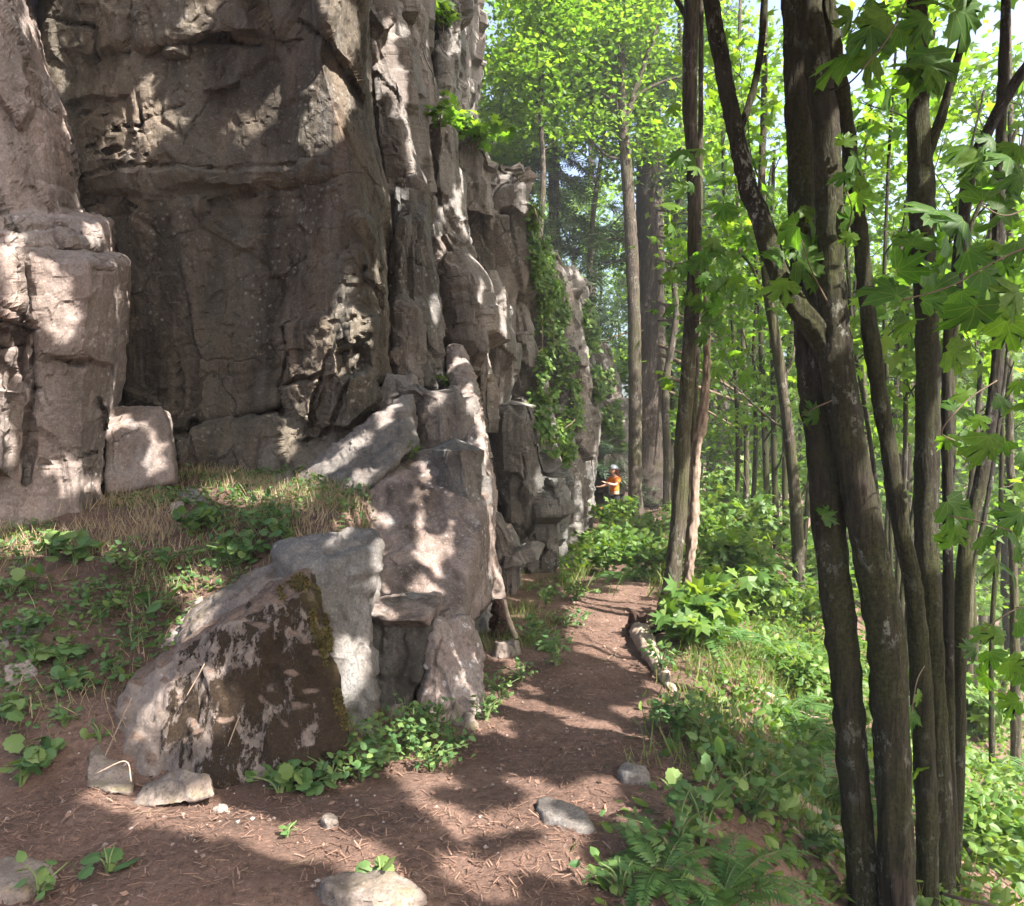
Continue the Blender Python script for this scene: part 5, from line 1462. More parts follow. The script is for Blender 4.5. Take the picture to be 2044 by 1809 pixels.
# live moss on the ridge of the big boulder
M['moss'] = leaf_mat('moss_tufts', [(0, (.030, .024, .008)), (.5, (.075, .065, .016)), (1, (.13, .085, .028))], .2, .9, (1.2, 1.2, .6))
moss_host = [o for o in COL.objects if o.name == 'boulder'][0]
rng = np.random.default_rng(31)
mp, mn = hug([(548, 1180), (600, 1148), (640, 1178), (665, 1290), (688, 1400), (690, 1470), (668, 1400), (640, 1300), (612, 1220), (570, 1205)], 4200, rng, (.0, .012), .05)
v, f, t = scatter(LEAF_DI, mp, nrm(mn + rng.normal(size=mp.shape) * .8), rng.uniform(.010, .026, len(mp)), rng=rng)
b = Bag(); b.add(v, f, t)
tag(link('moss', b.build('moss', M['moss'], moss_host.location[:], False), moss_host), kind='stuff')

# ------------------------------------------------------------------ ferns
def frond_mesh(seed):
    rng = np.random.default_rng(seed)
    L = 1.0; n = 30
    t = np.linspace(0, 1, n)
    rise = .55 + .2 * rng.random()
    rac = np.column_stack([.04 * np.sin(t * 2) * rng.normal(), t * .86, rise * t - (.62 + .2 * rng.random()) * t ** 2.2])
    b = Bag()
    v, f = tube(rac, np.linspace(.007, .002, n), 4); b.add(v, f, .3)
    d = nrm(np.gradient(rac, axis=0))
    for i in range(4, n):
        ln = .19 * math.sin(min(1, (t[i] - .08) / .3) * math.pi / 2) * (1 - t[i] ** 2.2) + .012
        for s in (-1, 1):
            side = np.array([s, .35, -.18 + .1 * rng.normal()]); side = nrm(side)
            up = nrm(np.cross(side, d[i])) * s
            w = d[i] * .020
            a = rac[i]; e = a + side * ln
            v = np.array([a - w * .6, a + side * ln * .4 + w, e, a + side * ln * .4 - w * .7]); b.add(v, np.array([[0, 1, 2], [0, 2, 3]]), .2 + .6 * rng.random())
    return b.build('frond', M['fern'], smooth=False)
FROND = [frond_mesh(k) for k in range(5)]
def fern(vx, vy, size, n, seed, label, lift=0.0, back=0.0):
    rng = np.random.default_rng(seed)
    d = gdepth(vx, vy) + back
    x = (vx - CX) / FV * d
    root = tag(empty('sword_fern', (x, d, float(ground(x, d)) - .02)), label, 'fern', 'sword ferns on the slope')
    for k in range(n):
        o = link('frond', FROND[rng.integers(0, 5)], root)
        o.rotation_euler = (rng.uniform(-.15, .35), rng.uniform(-.15, .15), k / n * 2 * math.pi + rng.uniform(-.3, .3))
        s = size * rng.uniform(.75, 1.1); o.scale = (s, s, s)
        o.location = (0, 0, 0)
    return root
for k, (vx, vy, s, n, lab) in enumerate([
    (1320, 1745, .42, 12, 'sword fern at the trail edge, nearest the bottom of the picture'),
    (1440, 1790, .48, 13, 'large arching fern at the bottom centre right of the trail'),
    (1600, 1500, .75, 14, 'sword fern left of the twin-trunk maple, on the upper slope'),
    (1640, 1600, .7, 13, 'big fern close against the left side of the twin trunk'),
    (1560, 1430, .6, 11, 'fern just above the big ferns beside the twin trunk'),
    (1520, 1310, .7, 11, 'fern in the middle of slope behind the sunlit grass'),
    (1420, 1290, .7, 11, 'fern by the shrubs right of the broken snag'),
    (1955, 1650, .7, 13, 'fern near the right edge low on the slope'),
    (2010, 1740, .6, 12, 'fern in the bottom right corner'),
    (1980, 1540, .8, 12, 'fern behind the slender dark maple near right edge'),
    (1740, 1330, .8, 12, 'fern seen between the twin trunks'),
    (1450, 1170, .9, 12, 'fern in the sunlit strip behind the snag'),
    (1255, 1160, .7, 10, 'fern on the mound left of the tall straight trunk'),
]):
    fern(vx, vy, s, n, 740 + k, lab)

# ------------------------------------------------------------------ shrubs and saplings of the slope
rngS = np.random.default_rng(42)
SH = []
for vx, vy, H, R, tm, sz, lab in [
    (1390, 1290, .55, .45, LEAF_LO, (.13, .19), 'maple seedling with big pale leaves at the foot of the snag'),
    (1440, 1250, .6, .5, LEAF_LO, (.13, .19), 'maple seedling right of the snag foot'),
    (1500, 1240, .8, .6, LEAF_LO, (.10, .17), 'dark leafy maple bush on slope between snag and curved trunk'),
    (1545, 1260, .8, .6, LEAF_OV, (.08, .14), 'dense green bush left of the curved trunk foot'),
    (1620, 1270, .9, .7, LEAF_OV, (.08, .14), 'dense green bush right of the curved trunk foot'),
    (1480, 1180, 1.0, .8, LEAF_LO, (.12, .2), 'sunlit maple bush behind the seedlings'),
    (1420, 1110, 1.0, .8, LEAF_OV, (.1, .16), 'pale sunlit bush right of the tall trunk'),
    (1500, 1100, 1.3, 1.0, LEAF_LO, (.14, .2), 'tall leafy bush below the three thin stems'),
    (1450, 1040, 1.5, 1.2, LEAF_LO, (.16, .24), 'bright green bush in front of the slim firs'),
    (1260, 1120, .6, .7, LEAF_OV, (.1, .17), 'dark bush on the mound below the climber'),
    (1205, 1100, .5, .5, LEAF_OV, (.1, .16), 'dark green bush at the cliff foot below the climber'),
    (1236, 1060, .95, .75, LEAF_LO, (.13, .20), 'bright maple bush hiding the legs of the climber'),
    (1305, 1080, .7, .7, LEAF_OV, (.1, .17), 'bush beside the slim forked maple foot'),
    (1280, 1150, .6, .6, LEAF_OV, (.08, .13), 'low bush left of the tall straight trunk'),
    (1210, 1150, .5, .5, LEAF_OV, (.07, .12), 'low sunlit bush on the left of the mound'),
    (1330, 920, 1.6, 1.3, LEAF_OV, (.18, .28), 'green bush behind the big fir trunk'),
    (1640, 1180, 1.3, 1.0, LEAF_LO, (.13, .2), 'leafy bush behind the left twin trunk'),
    (1700, 1200, 1.4, 1.0, LEAF_LO, (.13, .2), 'leafy bush seen between the twin trunks'),
    (1780, 1240, 1.3, 1.0, LEAF_LO, (.13, .2), 'leafy bush behind the dark multi-stemmed maple'),
    (1980, 1260, 1.4, 1.0, LEAF_LO, (.13, .2), 'bright maple bush near the right edge'),
    (1990, 1380, 1.0, .8, LEAF_LO, (.13, .19), 'maple bush at right edge below the bright bush'),
    (1960, 1480, .9, .7, LEAF_LO, (.12, .18), 'maple seedling cluster right of the slender maple'),
    (1960, 1720, .5, .5, LEAF_OV, (.07, .12), 'low green bush at lower right'),
    (1600, 1400, .5, .45, LEAF_OV, (.06, .1), 'low bush above the ferns of the slope'),
    (1700, 1440, .6, .5, LEAF_OV, (.06, .1), 'low bush showing between the twin trunks near their middle'),
]:
    d = gdepth(vx, vy)
    x = (vx - CX) / FV * d
    n = int(330 * (R / .6) * (.14 / sz[1]) ** 1.2)
    shrub((x, d, float(ground(x, d))), lab, H, R, n, 760 + len(SH), tm, sz, 'shrub', 9, 'shrub', 'shrub', 'shrubs of the slope'); SH.append(1)

# weeds and seedlings one can pick out
W = [
    (300, 1235, .22, .16, 16, LEAF_OV, (.07, .13), 'leafy weed with one long pale leaf above the layered ledge'),
    (70, 1330, .16, .16, 12, LEAF_HE, (.07, .11), 'broad-leaved weed beside the pale rounded stone'),
    (125, 1330, .18, .14, 12, LEAF_HE, (.06, .10), 'broad-leaved weed right of the pale rounded stone'),
    (150, 1380, .2, .16, 14, LEAF_HE, (.05, .09), 'trailing weed above the mossy square stone'),
    (40, 1570, .2, .2, 22, LEAF_HE, (.04, .08), 'clump of broad weeds at the left edge below the bank'),
    (60, 1540, .18, .18, 12, LEAF_HE, (.06, .10), 'broad weed just above the left edge clump'),
    (200, 1480, .12, .14, 9, LEAF_OV, (.04, .07), 'small weed below the mossy square stone'),
    (540, 1060, .26, .28, 80, LEAF_OV, (.035, .07), 'bushy dark green weed on bank top by the rock'),
    (500, 1070, .2, .25, 50, LEAF_OV, (.035, .06), 'green weed left of the bushy weed on bank top'),
    (575, 1080, .2, .25, 60, LEAF_HE, (.035, .06), 'green weed hanging over the tall grey block'),
    (450, 1110, .2, .25, 50, LEAF_OV, (.05, .08), 'low weed in the middle of the bank'),
    (330, 1130, .2, .3, 50, LEAF_OV, (.05, .08), 'spreading weed in the centre of the bank'),
    (250, 1140, .2, .3, 40, LEAF_OV, (.05, .08), 'spreading weed left of bank centre'),
    (100, 1110, .25, .3, 40, LEAF_HE, (.05, .09), 'sunlit weed in the bright grass at left'),
    (150, 1130, .25, .3, 36, LEAF_HE, (.05, .09), 'weed right of the bright grass at left'),
    (20, 1190, .22, .25, 30, LEAF_HE, (.05, .09), 'weed at the left edge under the bright grass'),
    (95, 975, .3, .1, 6, LEAF_OV, (.08, .12), 'single tall pale leaf at the buttress foot'),
    (190, 1240, .15, .25, 26, LEAF_OV, (.04, .07), 'sparse weed in the dark soil of the bank'),
    (230, 1360, .15, .2, 18, LEAF_OV, (.04, .07), 'small weed on the soil beside the mossy boulder'),
    (760, 1530, .28, .25, 160, LEAF_OV, (.03, .055), 'bushy weed at the foot of the tall grey block'),
    (810, 1510, .3, .22, 150, LEAF_OV, (.03, .055), 'bushy weed in front of the dark square rock'),
    (720, 1560, .22, .22, 110, LEAF_OV, (.03, .055), 'weed at the right corner of the mossy boulder'),
    (620, 1580, .15, .2, 40, LEAF_HE, (.04, .07), 'round-leaved weed in front of the mossy boulder'),
    (560, 1585, .15, .16, 30, LEAF_HE, (.04, .07), 'round-leaved weed at the foot of mossy boulder'),
    (860, 1540, .2, .22, 90, LEAF_OV, (.03, .05), 'weed fringe along the left trail edge'),
    (870, 1470, .25, .18, 90, LEAF_OV, (.03, .055), 'weed at the foot of the pale ramp'),
    (970, 1440, .2, .14, 60, LEAF_OV, (.03, .05), 'sunlit weed tuft where the ramp meets the trail'),
    (215, 1745, .10, .14, 5, LEAF_HE, (.06, .09), 'three flat leaves on bare dirt near the bottom'),
    (80, 1800, .16, .14, 16, LEAF_OV, (.04, .07), 'bright weed in the bottom left corner'),
    (570, 1670, .06, .07, 5, LEAF_OV, (.03, .05), 'tiny seedling on the sunlit dirt'),
    (760, 1765, .10, .1, 8, LEAF_HE, (.04, .06), 'seedling on the dirt above the broad flat stone'),
    (1400, 1690, .45, .2, 34, LEAF_HE, (.05, .075), 'tall seedling with round pale leaves right of the trail'),
    (1350, 1720, .3, .25, 60, LEAF_OV, (.03, .055), 'leafy weed beside the nearest fern'),
    (1240, 1790, .16, .16, 30, LEAF_OV, (.04, .06), 'weed at the right trail edge near the bottom'),
    (1500, 1640, .3, .3, 80, LEAF_OV, (.05, .09), 'dark weed by the grey log'),
    (1560, 1600, .3, .3, 70, LEAF_OV, (.05, .09), 'weed right of the grey log'),
    (1480, 1560, .3, .3, 90, LEAF_OV, (.04, .08), 'weed above the upper end of the grey log'),
    (1640, 1720, .3, .25, 60, LEAF_OV, (.05, .08), 'weed at the left foot of the twin-trunk maple'),
    (1420, 1500, .3, .3, 110, LEAF_OV, (.04, .07), 'weed patch at the right trail bend'),
    (1360, 1470, .28, .26, 110, LEAF_OV, (.03, .06), 'sunlit weed at the right trail bend'),
    (1300, 1460, .2, .2, 70, LEAF_OV, (.03, .05), 'low weed on the right trail edge'),
    (1110, 1330, .25, .2, 70, LEAF_OV, (.03, .06), 'weed left of the upper trail'),
    (1060, 1280, .25, .25, 80, LEAF_OV, (.04, .07), 'weed between dark stump and trail'),
    (1090, 1210, .3, .3, 90, LEAF_OV, (.04, .07), 'weed below the grey wall left of the trail'),
    (1320, 1350, .3, .2, 60, LEAF_OV, (.04, .07), 'weed along the pale log'),
]
W += [(1000, 1400, .2, .2, 70, LEAF_OV, (.03, .05), 'weed on the left trail edge above the ramp stone'), (1040, 1360, .16, .2, 60, LEAF_OV, (.03, .05), 'low weed left of the trail beside the sunlit stone'),
      (1090, 1300, .2, .25, 80, LEAF_OV, (.03, .055), 'low weed patch left of the upper trail'), (1130, 1250, .2, .25, 80, LEAF_OV, (.035, .06), 'low weed patch below the grey wall'),
      (1150, 1200, .25, .3, 90, LEAF_OV, (.04, .07), 'weed patch where the trail passes the grey wall'), (660, 1570, .2, .2, 90, LEAF_OV, (.03, .055), 'leafy weed at the bottom right of mossy boulder'),
      (900, 1500, .2, .2, 90, LEAF_OV, (.03, .05), 'weed patch between the ramp foot and trail'), (480, 1130, .2, .25, 70, LEAF_HE, (.04, .07), 'weed below the bushy weed on the bank'), (380, 1070, .2, .25, 50, LEAF_HE, (.04, .07), 'weed near the dark rounded stone on bank')]
W += [(60, 1260, .16, .22, 40, LEAF_HE, (.04, .07), 'weed above the flat grey stone on the bank'), (170, 1190, .14, .25, 40, LEAF_OV, (.03, .06), 'creeping weed across the left bank'), (420, 1060, .2, .25, 60, LEAF_HE, (.04, .07), 'weed in front of the block on bank top'),
      (260, 1290, .12, .2, 26, LEAF_OV, (.03, .06), 'thin weed on dark soil above the mossy boulder'), (130, 1450, .14, .18, 26, LEAF_OV, (.03, .06), 'weed hiding the top of the mossy square stone'), (350, 1180, .14, .2, 34, LEAF_OV, (.03, .06), 'weed at the back of the layered ledge'), (20, 1440, .16, .2, 30, LEAF_HE, (.04, .08), 'weed below the thin white stone sliver')]
for k, (vx, vy, H, R, n, tm, sz, lab) in enumerate(W):
    d = gdepth(vx, vy)
    x = (vx - CX) / FV * d
    shrub((x, d, float(ground(x, d))), lab, H, R, n, 800 + k, tm, sz, 'weed', 5, 'weed', 'weed', 'weeds on bank and trail edge', .5)

# ------------------------------------------------------------------ ground cover nobody could count
def cover(name, n, region, tm, size, mat, hfun, seed, nor_j=.5, up=True, clump=None, stand=False, tlen=None):
    rng = np.random.default_rng(seed)
    x0, x1, y0, y1 = region
    x = rng.uniform(x0, x1, n); y = rng.uniform(y0, y1, n)
    d = hfun(x, y, rng)
    k = rng.random(n) < d
    x, y = x[k], y[k]
    z = ground(x, y)
    pos = np.column_stack([x, y, z])
    m = len(x)
    if stand:                      # blades: length upwards
        td = nrm(np.array([0, 0, 1.0]) + rng.normal(size=(m, 3)) * np.array([.45, .45, .1]))
        nor = nrm(np.column_stack([rng.normal(size=(m, 2)), np.full(m, .1)]))
        v, f, t = scatter(tm, pos, nor, rng.uniform(*size, m), tdir=td, rng=rng)
    else:
        if tlen is not None: pos[:, 2] += tlen(x, y, rng)
        nor = nrm(np.array([0, 0, 1.0]) + rng.normal(size=(m, 3)) * nor_j)
        v, f, t = scatter(tm, pos, nor, rng.uniform(*size, m), rng=rng)
    b = Bag(); b.add(v, f, t)
    return link(name, b.build(name, M[mat], (0, 0, 0), False))
def edge(x, y): return x - trail_x(y) - np.interp(y, [0, 3, 5, 8, 14, 20, 40], [.62, .62, .75, .8, 1.4, 2.2, 3])
def patchy(x, y, s, seed, lo=-.2, hi=.4): return sstep(lo, hi, fbm(np.stack([x / s, y / s, 0 * x], -1), 3, seed))
def slope_d(x, y, rng): return sstep(-.35, .45, edge(x, y)) * (.40 + .60 * patchy(x, y, .8, 9)) * np.where((x > .05 * y), 1, .4)
tag(cover('undergrowth', 48000, (.2, 7.5, 2.2, 13), LEAF_OV, (.035, .095), 'shrub', slope_d, 1, .55, tlen=lambda x, y, r: r.random(len(x)) ** 1.5 * (.10 + .35 * patchy(x, y, .9, 12)) * sstep(-.1, 1.2, edge(x, y))), 'low leafy undergrowth covering the slope right of the trail', 'undergrowth', kind='stuff')
tag(cover('undergrowth', 52000, (1.0, 26, 12, 45), LEAF_DI, (.14, .30), 'shrub', lambda x, y, r: sstep(-.9, .2, edge(x, y)) * (.25 + .75 * patchy(x, y, 2.0, 10)), 2, .55, tlen=lambda x, y, r: r.random(len(x)) ** 1.4 * (.3 + .9 * patchy(x, y, 2, 12))), 'distant leafy undergrowth under the trees of the wood', 'undergrowth', kind='stuff')
def bankd(x, y):
    z = ground(x, y, False)
    return sstep(-1.58, -1.35, z) * (x < -1.0) * (y < 8.6)
tag(cover('dry_grass', 34000, (-5, -1.0, 4.0, 8.4), BLADE, (.05, .16), 'dry', lambda x, y, r: bankd(x, y) * (.10 + .90 * patchy(x, y, .45, 21, -.25, .35)) * (.22 + .78 * sstep(4.9, 5.9, y)), 3, stand=True), 'dry yellow grass over the top of the bank', 'grass', kind='stuff')
tag(cover('green_grass', 12000, (-5, -1.0, 3.9, 8.0), BLADE, (.05, .14), 'grass', lambda x, y, r: bankd(x, y) * patchy(x, y, .6, 22, .0, .5), 4, stand=True), 'short green grass in patches on the bank', 'grass', kind='stuff')
tag(cover('clover', 17000, (-5, -1.0, 3.9, 8.0), LEAF_OV, (.025, .060), 'weed', lambda x, y, r: bankd(x, y) * patchy(x, y, .5, 23, -.1, .45), 5, .45, tlen=lambda x, y, r: r.random(len(x)) * .10), 'small round-leaved creepers scattered over the bank', 'ground cover', kind='stuff')
tag(cover('trail_grass', 26000, (.2, 4.5, 4.0, 12), BLADE, (.08, .22), 'grass', lambda x, y, r: sstep(-.25, .15, edge(x, y)) * sstep(2.2, .8, edge(x, y)) * patchy(x, y, .7, 24, -.2, .3), 6, stand=True), 'sunlit grass along the right edge of the trail', 'grass', kind='stuff')
tag(cover('trail_grass', 22000, (-1.3, 1.8, 4.2, 12), BLADE, (.06, .16), 'grass', lambda x, y, r: sstep(-.33, -.6, x - trail_x(y)) * patchy(x, y, .5, 25, -.25, .3) * (ground(x, y, False) < -1.2), 7, stand=True), 'grass and weeds along the left edge of the trail', 'grass', kind='stuff')
tag(cover('mound_grass', 16000, (.6, 5, 9, 22), BLADE, (.16, .4), 'grass', lambda x, y, r: np.where(np.abs(x - trail_x(y)) < .35, .05, 1.) * (x > cliff_x(y) + .1) * (edge(x, y) < .8) * patchy(x, y, .9, 26, -.3, .3), 8, stand=True), 'grass and dead stalks on the mound beyond the trail bend', 'grass', kind='stuff')
tag(cover('mound_cover', 16000, (.6, 6, 9, 26), LEAF_OV, (.06, .14), 'shrub', lambda x, y, r: np.where(np.abs(x - trail_x(y)) < .45, .0, 1.) * (x > cliff_x(y) + .1) * (edge(x, y) < .8) * patchy(x, y, .9, 27, -.3, .3), 9, .5, tlen=lambda x, y, r: r.random(len(x)) * .35), 'leafy ground cover on the mound beyond the trail bend', 'ground cover', kind='stuff')
NEED = (np.array([[-.05, 0, .004], [.05, 0, .004], [.04, 1, .012], [-.04, 1, .012]]), np.array([[0, 1, 2], [0, 2, 3]]))
def dirt(x, y, rng): return (1 + .8 * bankd(x, y)) * (edge(x, y) < .9) * (y < 9) * (.35 + .65 * patchy(x, y, .35, 30)) * np.clip(1.3 - .09 * y, .2, 1)
tag(cover('needle_litter', 70000, (-4.5, 1.8, 2.0, 9), NEED, (.02, .06), 'litter', dirt, 10, .12, tlen=lambda x, y, r: .004 + r.random(len(x)) * .006), 'reddish needles and twig litter strewn over the dirt', 'litter', kind='stuff')
tag(cover('leaf_litter', 22000, (-4.5, 5, 2.0, 10), LEAF_DI, (.015, .04), 'litter', lambda x, y, r: np.where((edge(x, y) > -.1) | (bankd(x, y) > .1), 1., .22) * (.3 + .7 * patchy(x, y, .5, 31)), 11, .35, tlen=lambda x, y, r: .006 + r.random(len(x)) * .012), 'small dead brown leaves scattered on the ground', 'litter', kind='stuff')

OCT = (np.array([[.5, 0, 0], [-.5, .1, 0], [0, .45, .05], [.05, -.5, 0], [0, 0, .4], [0, 0, -.3]]), np.array([[0, 2, 4], [2, 1, 4], [1, 3, 4], [3, 0, 4], [2, 0, 5], [1, 2, 5], [3, 1, 5], [0, 3, 5]]))
M['grit'] = leaf_mat('grit', [(0, (.07, .05, .04)), (.5, (.16, .12, .10)), (1, (.28, .24, .21))], 0.02, .9, (1, 1, 1))
tag(cover('grit', 3400, (-4.2, 1.6, 2.0, 9), OCT, (.008, .032), 'grit', lambda x, y, r: (edge(x, y) < .5) * (.2 + .8 * patchy(x, y, .4, 41)), 14, .3), 'small stones and clods lying on the dirt', 'gravel', kind='stuff')

# ------------------------------------------------------------------ logs, stump, branches
def log(pts, label, mat, seed, name='log', cat='log', sides=22, furrow=.012, rough=.14, n=90, group=None, snap=None):
    q = px_path(pts)
    if snap is not None:
        for r in q:
            r[2] = float(ground(r[0], r[1])) + r[3] * snap
    base = q[0, :3].copy()
    bag = Bag(); stem_mesh(bag, q, n, sides, furrow, rough, seed)
    o = link(name, bag.build(name, M[mat], base), None, base)
    return tag(o, label, cat, group)
def gp(vx, vy, w): 
    return (vx, vy, w, gdepth(vx, vy))
log([gp(1272, 1256, 40), gp(1280, 1280, 46), gp(1294, 1305, 42), gp(1312, 1335, 32), gp(1334, 1368, 22), gp(1346, 1384, 10)], 'bleached broken log on the right of the trail', 'dead', 51, furrow=.012, rough=.16, snap=.5)
b = Bag()
d0 = gdepth(1268, 1270)
for k, (vx, vy, w) in enumerate([(1262, 1218, 10), (1290, 1226, 12), (1250, 1250, 12), (1310, 1262, 12), (1340, 1255, 10), (1255, 1288, 14)]):
    v, f = tube(path_smooth(np.array([P(1272, 1262, d0), P((1272 + vx) / 2, (1262 + vy) / 2 - 4, d0 - .03), P(vx, vy, d0 - .05)]), 14), np.linspace(.085, .02, 14), 9, .3, 0, k)
    b.add(v, f)
bb = P(1272, 1275, d0)
tag(link('root_stump', b.build('root_stump', M['char'], bb), None, bb), 'dark upturned root stump at the upper end of the bleached log', 'stump')
log([gp(1470, 1500, 26), gp(1530, 1555, 30), gp(1600, 1615, 30), gp(1690, 1690, 30)], 'grey log lying down the slope left of the twin-trunk maple', 'dead', 52, snap=.55)
log([gp(1530, 1395, 14), gp(1580, 1420, 14), gp(1650, 1450, 13)], 'thin fallen pole on the slope above the ferns', 'dead', 53, sides=10, furrow=.003, snap=.9)
d1 = gdepth(1000, 1268)
st = tag(empty('burnt_stump', P(1000, 1270, d1)), 'small dark burnt stump against the cliff foot left of the trail', 'stump')
bag = Bag(); stem_mesh(bag, px_path([(1002, 1290, 52, d1), (1000, 1262, 46, d1), (997, 1238, 36, d1), (993, 1215, 24, d1), (990, 1198, 20, d1)]), 60, 24, .02, .25, 54)
link('trunk', bag.build('trunk', M['char'], st.location[:]), st)
bag = Bag(); stem_mesh(bag, px_path([(1006, 1198, 8, d1 - .08), (1012, 1225, 11, d1 - .12), (1020, 1250, 13, d1 - .16), (1030, 1275, 12, d1 - .18)]), 40, 10, .006, .2, 55)
link('root', bag.build('root', M['dead'], st.location[:]), st)
log([(1885, 1785, 8, 3.3), (1920, 1795, 8, 3.2), (1980, 1808, 7, 3.1), (2060, 1835, 6, 3.0)], 'bare dead branch at the bottom right corner', 'twig', 56, 'dead_branch', 'branch', 10, 0, .1, 40)
log([gp(1580, 1660, 9), gp(1610, 1690, 9), gp(1650, 1725, 8), gp(1680, 1770, 6)], 'short broken stick on the slope by the twin-trunk maple', 'dead', 57, 'dead_branch', 'branch', 9, .003, .15, 40, snap=1.1)
for k, (a, c) in enumerate([((1290, 1500), (1340, 1480)), ((700, 1640), (760, 1630)), ((1180, 1340), (1240, 1300)), ((200, 1640), (330, 1620)), ((560, 1740), (640, 1720))]):
    log([gp(a[0], a[1], 3), gp((a[0] + c[0]) / 2, (a[1] + c[1]) / 2 - 3, 3), gp(*c, 2)], ['thin stick at the right trail edge', 'thin stick on dirt below the tall grey block', 'root crossing the upper trail', 'thin dry stalk lying on dirt at left', 'thin stick on dirt in the lower middle'][k], 'twig', 58 + k, 'stick', 'stick', 6, 0, .1, 20, 'sticks on the ground', snap=1.0)
for k, pts in enumerate([[(150, 1690, 3), (190, 1560, 3), (232, 1460, 3), (262, 1395, 2)], [(372, 1390, 2), (395, 1350, 2), (408, 1325, 2)], [(455, 1490, 2), (470, 1450, 2), (478, 1430, 1)], [(190, 1545, 2), (250, 1520, 2), (262, 1560, 2)]]):
    d = [4.0, 3.95, 3.7, 3.6][k]
    log([(x, y, w, d) for x, y, w in pts], ['long pale dry stalk leaning in front of mossy boulder', 'short dry stalk across the sunlit rock facet', 'short dry stalk against the dark moss', 'bent dry straw at the left foot of mossy boulder'][k], 'dead', 70 + k, 'dry_stalk', 'stalk', 5, 0, .05, 20, 'dry stalks')

# ------------------------------------------------------------------ the climber
M['shirt'] = plain_mat('orange_cloth', (.62, .17, .025), .8, .12, 30)
M['trousers'] = plain_mat('dark_cloth', (.022, .022, .026), .85, .2, 30)
M['skin'] = plain_mat('skin', (.46, .27, .19), .6, .08, 30)
M['hair'] = plain_mat('auburn_hair', (.10, .030, .022), .7, .3, 60)
M['helmet'] = plain_mat('grey_helmet', (.10, .11, .125), .4, .08, 20)
M['rope'] = plain_mat('red_rope', (.55, .09, .06), .8, .2, 90)
def skin_mesh(name, verts, edges, radii, mat, parent, sub=2, root=0):
    me = bpy.data.meshes.new(name)
    me.from_pydata([tuple(v) for v in verts], edges, [])
    me.update()
    o = bpy.data.objects.new(name, me); COL.objects.link(o)
    o.parent = parent
    md = o.modifiers.new('skin', 'SKIN'); md.use_smooth_shade = True
    for i, r in enumerate(radii):
        rr = r if hasattr(r, '__len__') else (r, r)
        me.skin_vertices[0].data[i].radius = rr
        me.skin_vertices[0].data[i].use_root = (i == root)
    sb = o.modifiers.new('sub', 'SUBSURF'); sb.levels = sub; sb.render_levels = sub
    me.materials.append(mat)
    return o
DP = 23.2
px_, pz_ = (1227 - CX) / FV * DP, (CY - 932) / FV * DP - 1.74
gz_ = float(ground(px_, DP))
person = tag(empty('person', (px_, DP, min(pz_, gz_ + .05) if abs(pz_ - gz_) < .5 else pz_), math.radians(-62)), 'person in orange shirt, dark trousers and grey helmet reaching towards the cliff', 'person')
# figure faces -y locally turned towards the rock on the left; body one surface
bv = [(0, 0, .95), (0, 0, 1.12), (0, -.01, 1.28), (0, 0, 1.42), (0, -.01, 1.50), (0, -.03, 1.58),
      (-.17, 0, 1.40), (-.27, -.12, 1.20), (-.22, -.36, 1.16), (.17, 0, 1.40), (.26, -.16, 1.22), (.16, -.40, 1.28),
      (-.09, 0, .90), (-.11, -.04, .50), (-.12, .02, .09), (-.13, -.14, .04), (.09, 0, .90), (.12, -.05, .50), (.12, .04, .09), (.13, -.12, .04)]
be = [(0, 1), (1, 2), (2, 3), (3, 4), (4, 5), (3, 6), (6, 7), (7, 8), (3, 9), (9, 10), (10, 11), (0, 12), (12, 13), (13, 14), (14, 15), (0, 16), (16, 17), (17, 18), (18, 19)]
br_ = [(.15, .11), (.14, .10), (.16, .11), (.13, .09), .055, .06, .065, .045, .032, .065, .045, .032, .095, .06, .042, .035, .095, .06, .042, .035]
skin_mesh('body', bv, be, br_, M['skin'], person)
skin_mesh('shirt', [(0, 0, .98), (0, 0, 1.12), (0, -.01, 1.28), (0, 0, 1.41), (-.18, 0, 1.39), (-.245, -.08, 1.27), (.18, 0, 1.39), (.235, -.10, 1.28)], [(0, 1), (1, 2), (2, 3), (3, 4), (4, 5), (3, 6), (6, 7)],
          [(.175, .135), (.165, .125), (.185, .135), (.15, .105), .085, .068, .085, .068], M['shirt'], person)
skin_mesh('trousers', [(0, 0, .96), (-.09, 0, .88), (-.11, -.04, .50), (-.12, .02, .12), (.09, 0, .88), (.12, -.05, .50), (.12, .04, .12)], [(0, 1), (1, 2), (2, 3), (0, 4), (4, 5), (5, 6)],
          [(.165, .125), .11, .075, .06, .11, .075, .06], M['trousers'], person)
# head with face, hair and helmet
hd = Bag()
v0, f0 = sphere_dirs(4)
hv = v0 * np.array([.076, .095, .118])
hv[:, 1] -= .012 * np.exp(-((v0[:, 0] / .22) ** 2 + ((v0[:, 2] + .15) / .25) ** 2)) * (v0[:, 1] < 0) * 2.2
for ex in (-.4, .4):
    hv[:, 1] += .010 * np.exp(-(((v0[:, 0] - ex) / .2) ** 2 + ((v0[:, 2] - .05) / .14) ** 2)) * (v0[:, 1] < 0)
hv[:, 1] += .006 * np.exp(-((v0[:, 0] / .35) ** 2 + ((v0[:, 2] + .5) / .06) ** 2)) * (v0[:, 1] < 0)
hv[:, 0] *= 1 - .25 * sstep(0, -1, v0[:, 2])
hd.add(hv + np.array([0, -.04, 1.64]), f0)
for s in (-1, 1):
    hd.add(v0[:] * np.array([.012, .022, .032]) + np.array([s * .078, -.03, 1.63]), f0)
head = link('head', hd.build('head', M['skin']), person)
hb = Bag()
hv = v0 * np.array([.094, .112, .13]) * (1 + .10 * fbm(v0 * 4, 3, 4))[:, None]
k = (v0[:, 1] > -.25) | (v0[:, 2] > .45)
hv[~k] *= .75
hb.add(hv + np.array([0, -.02, 1.63]), f0)
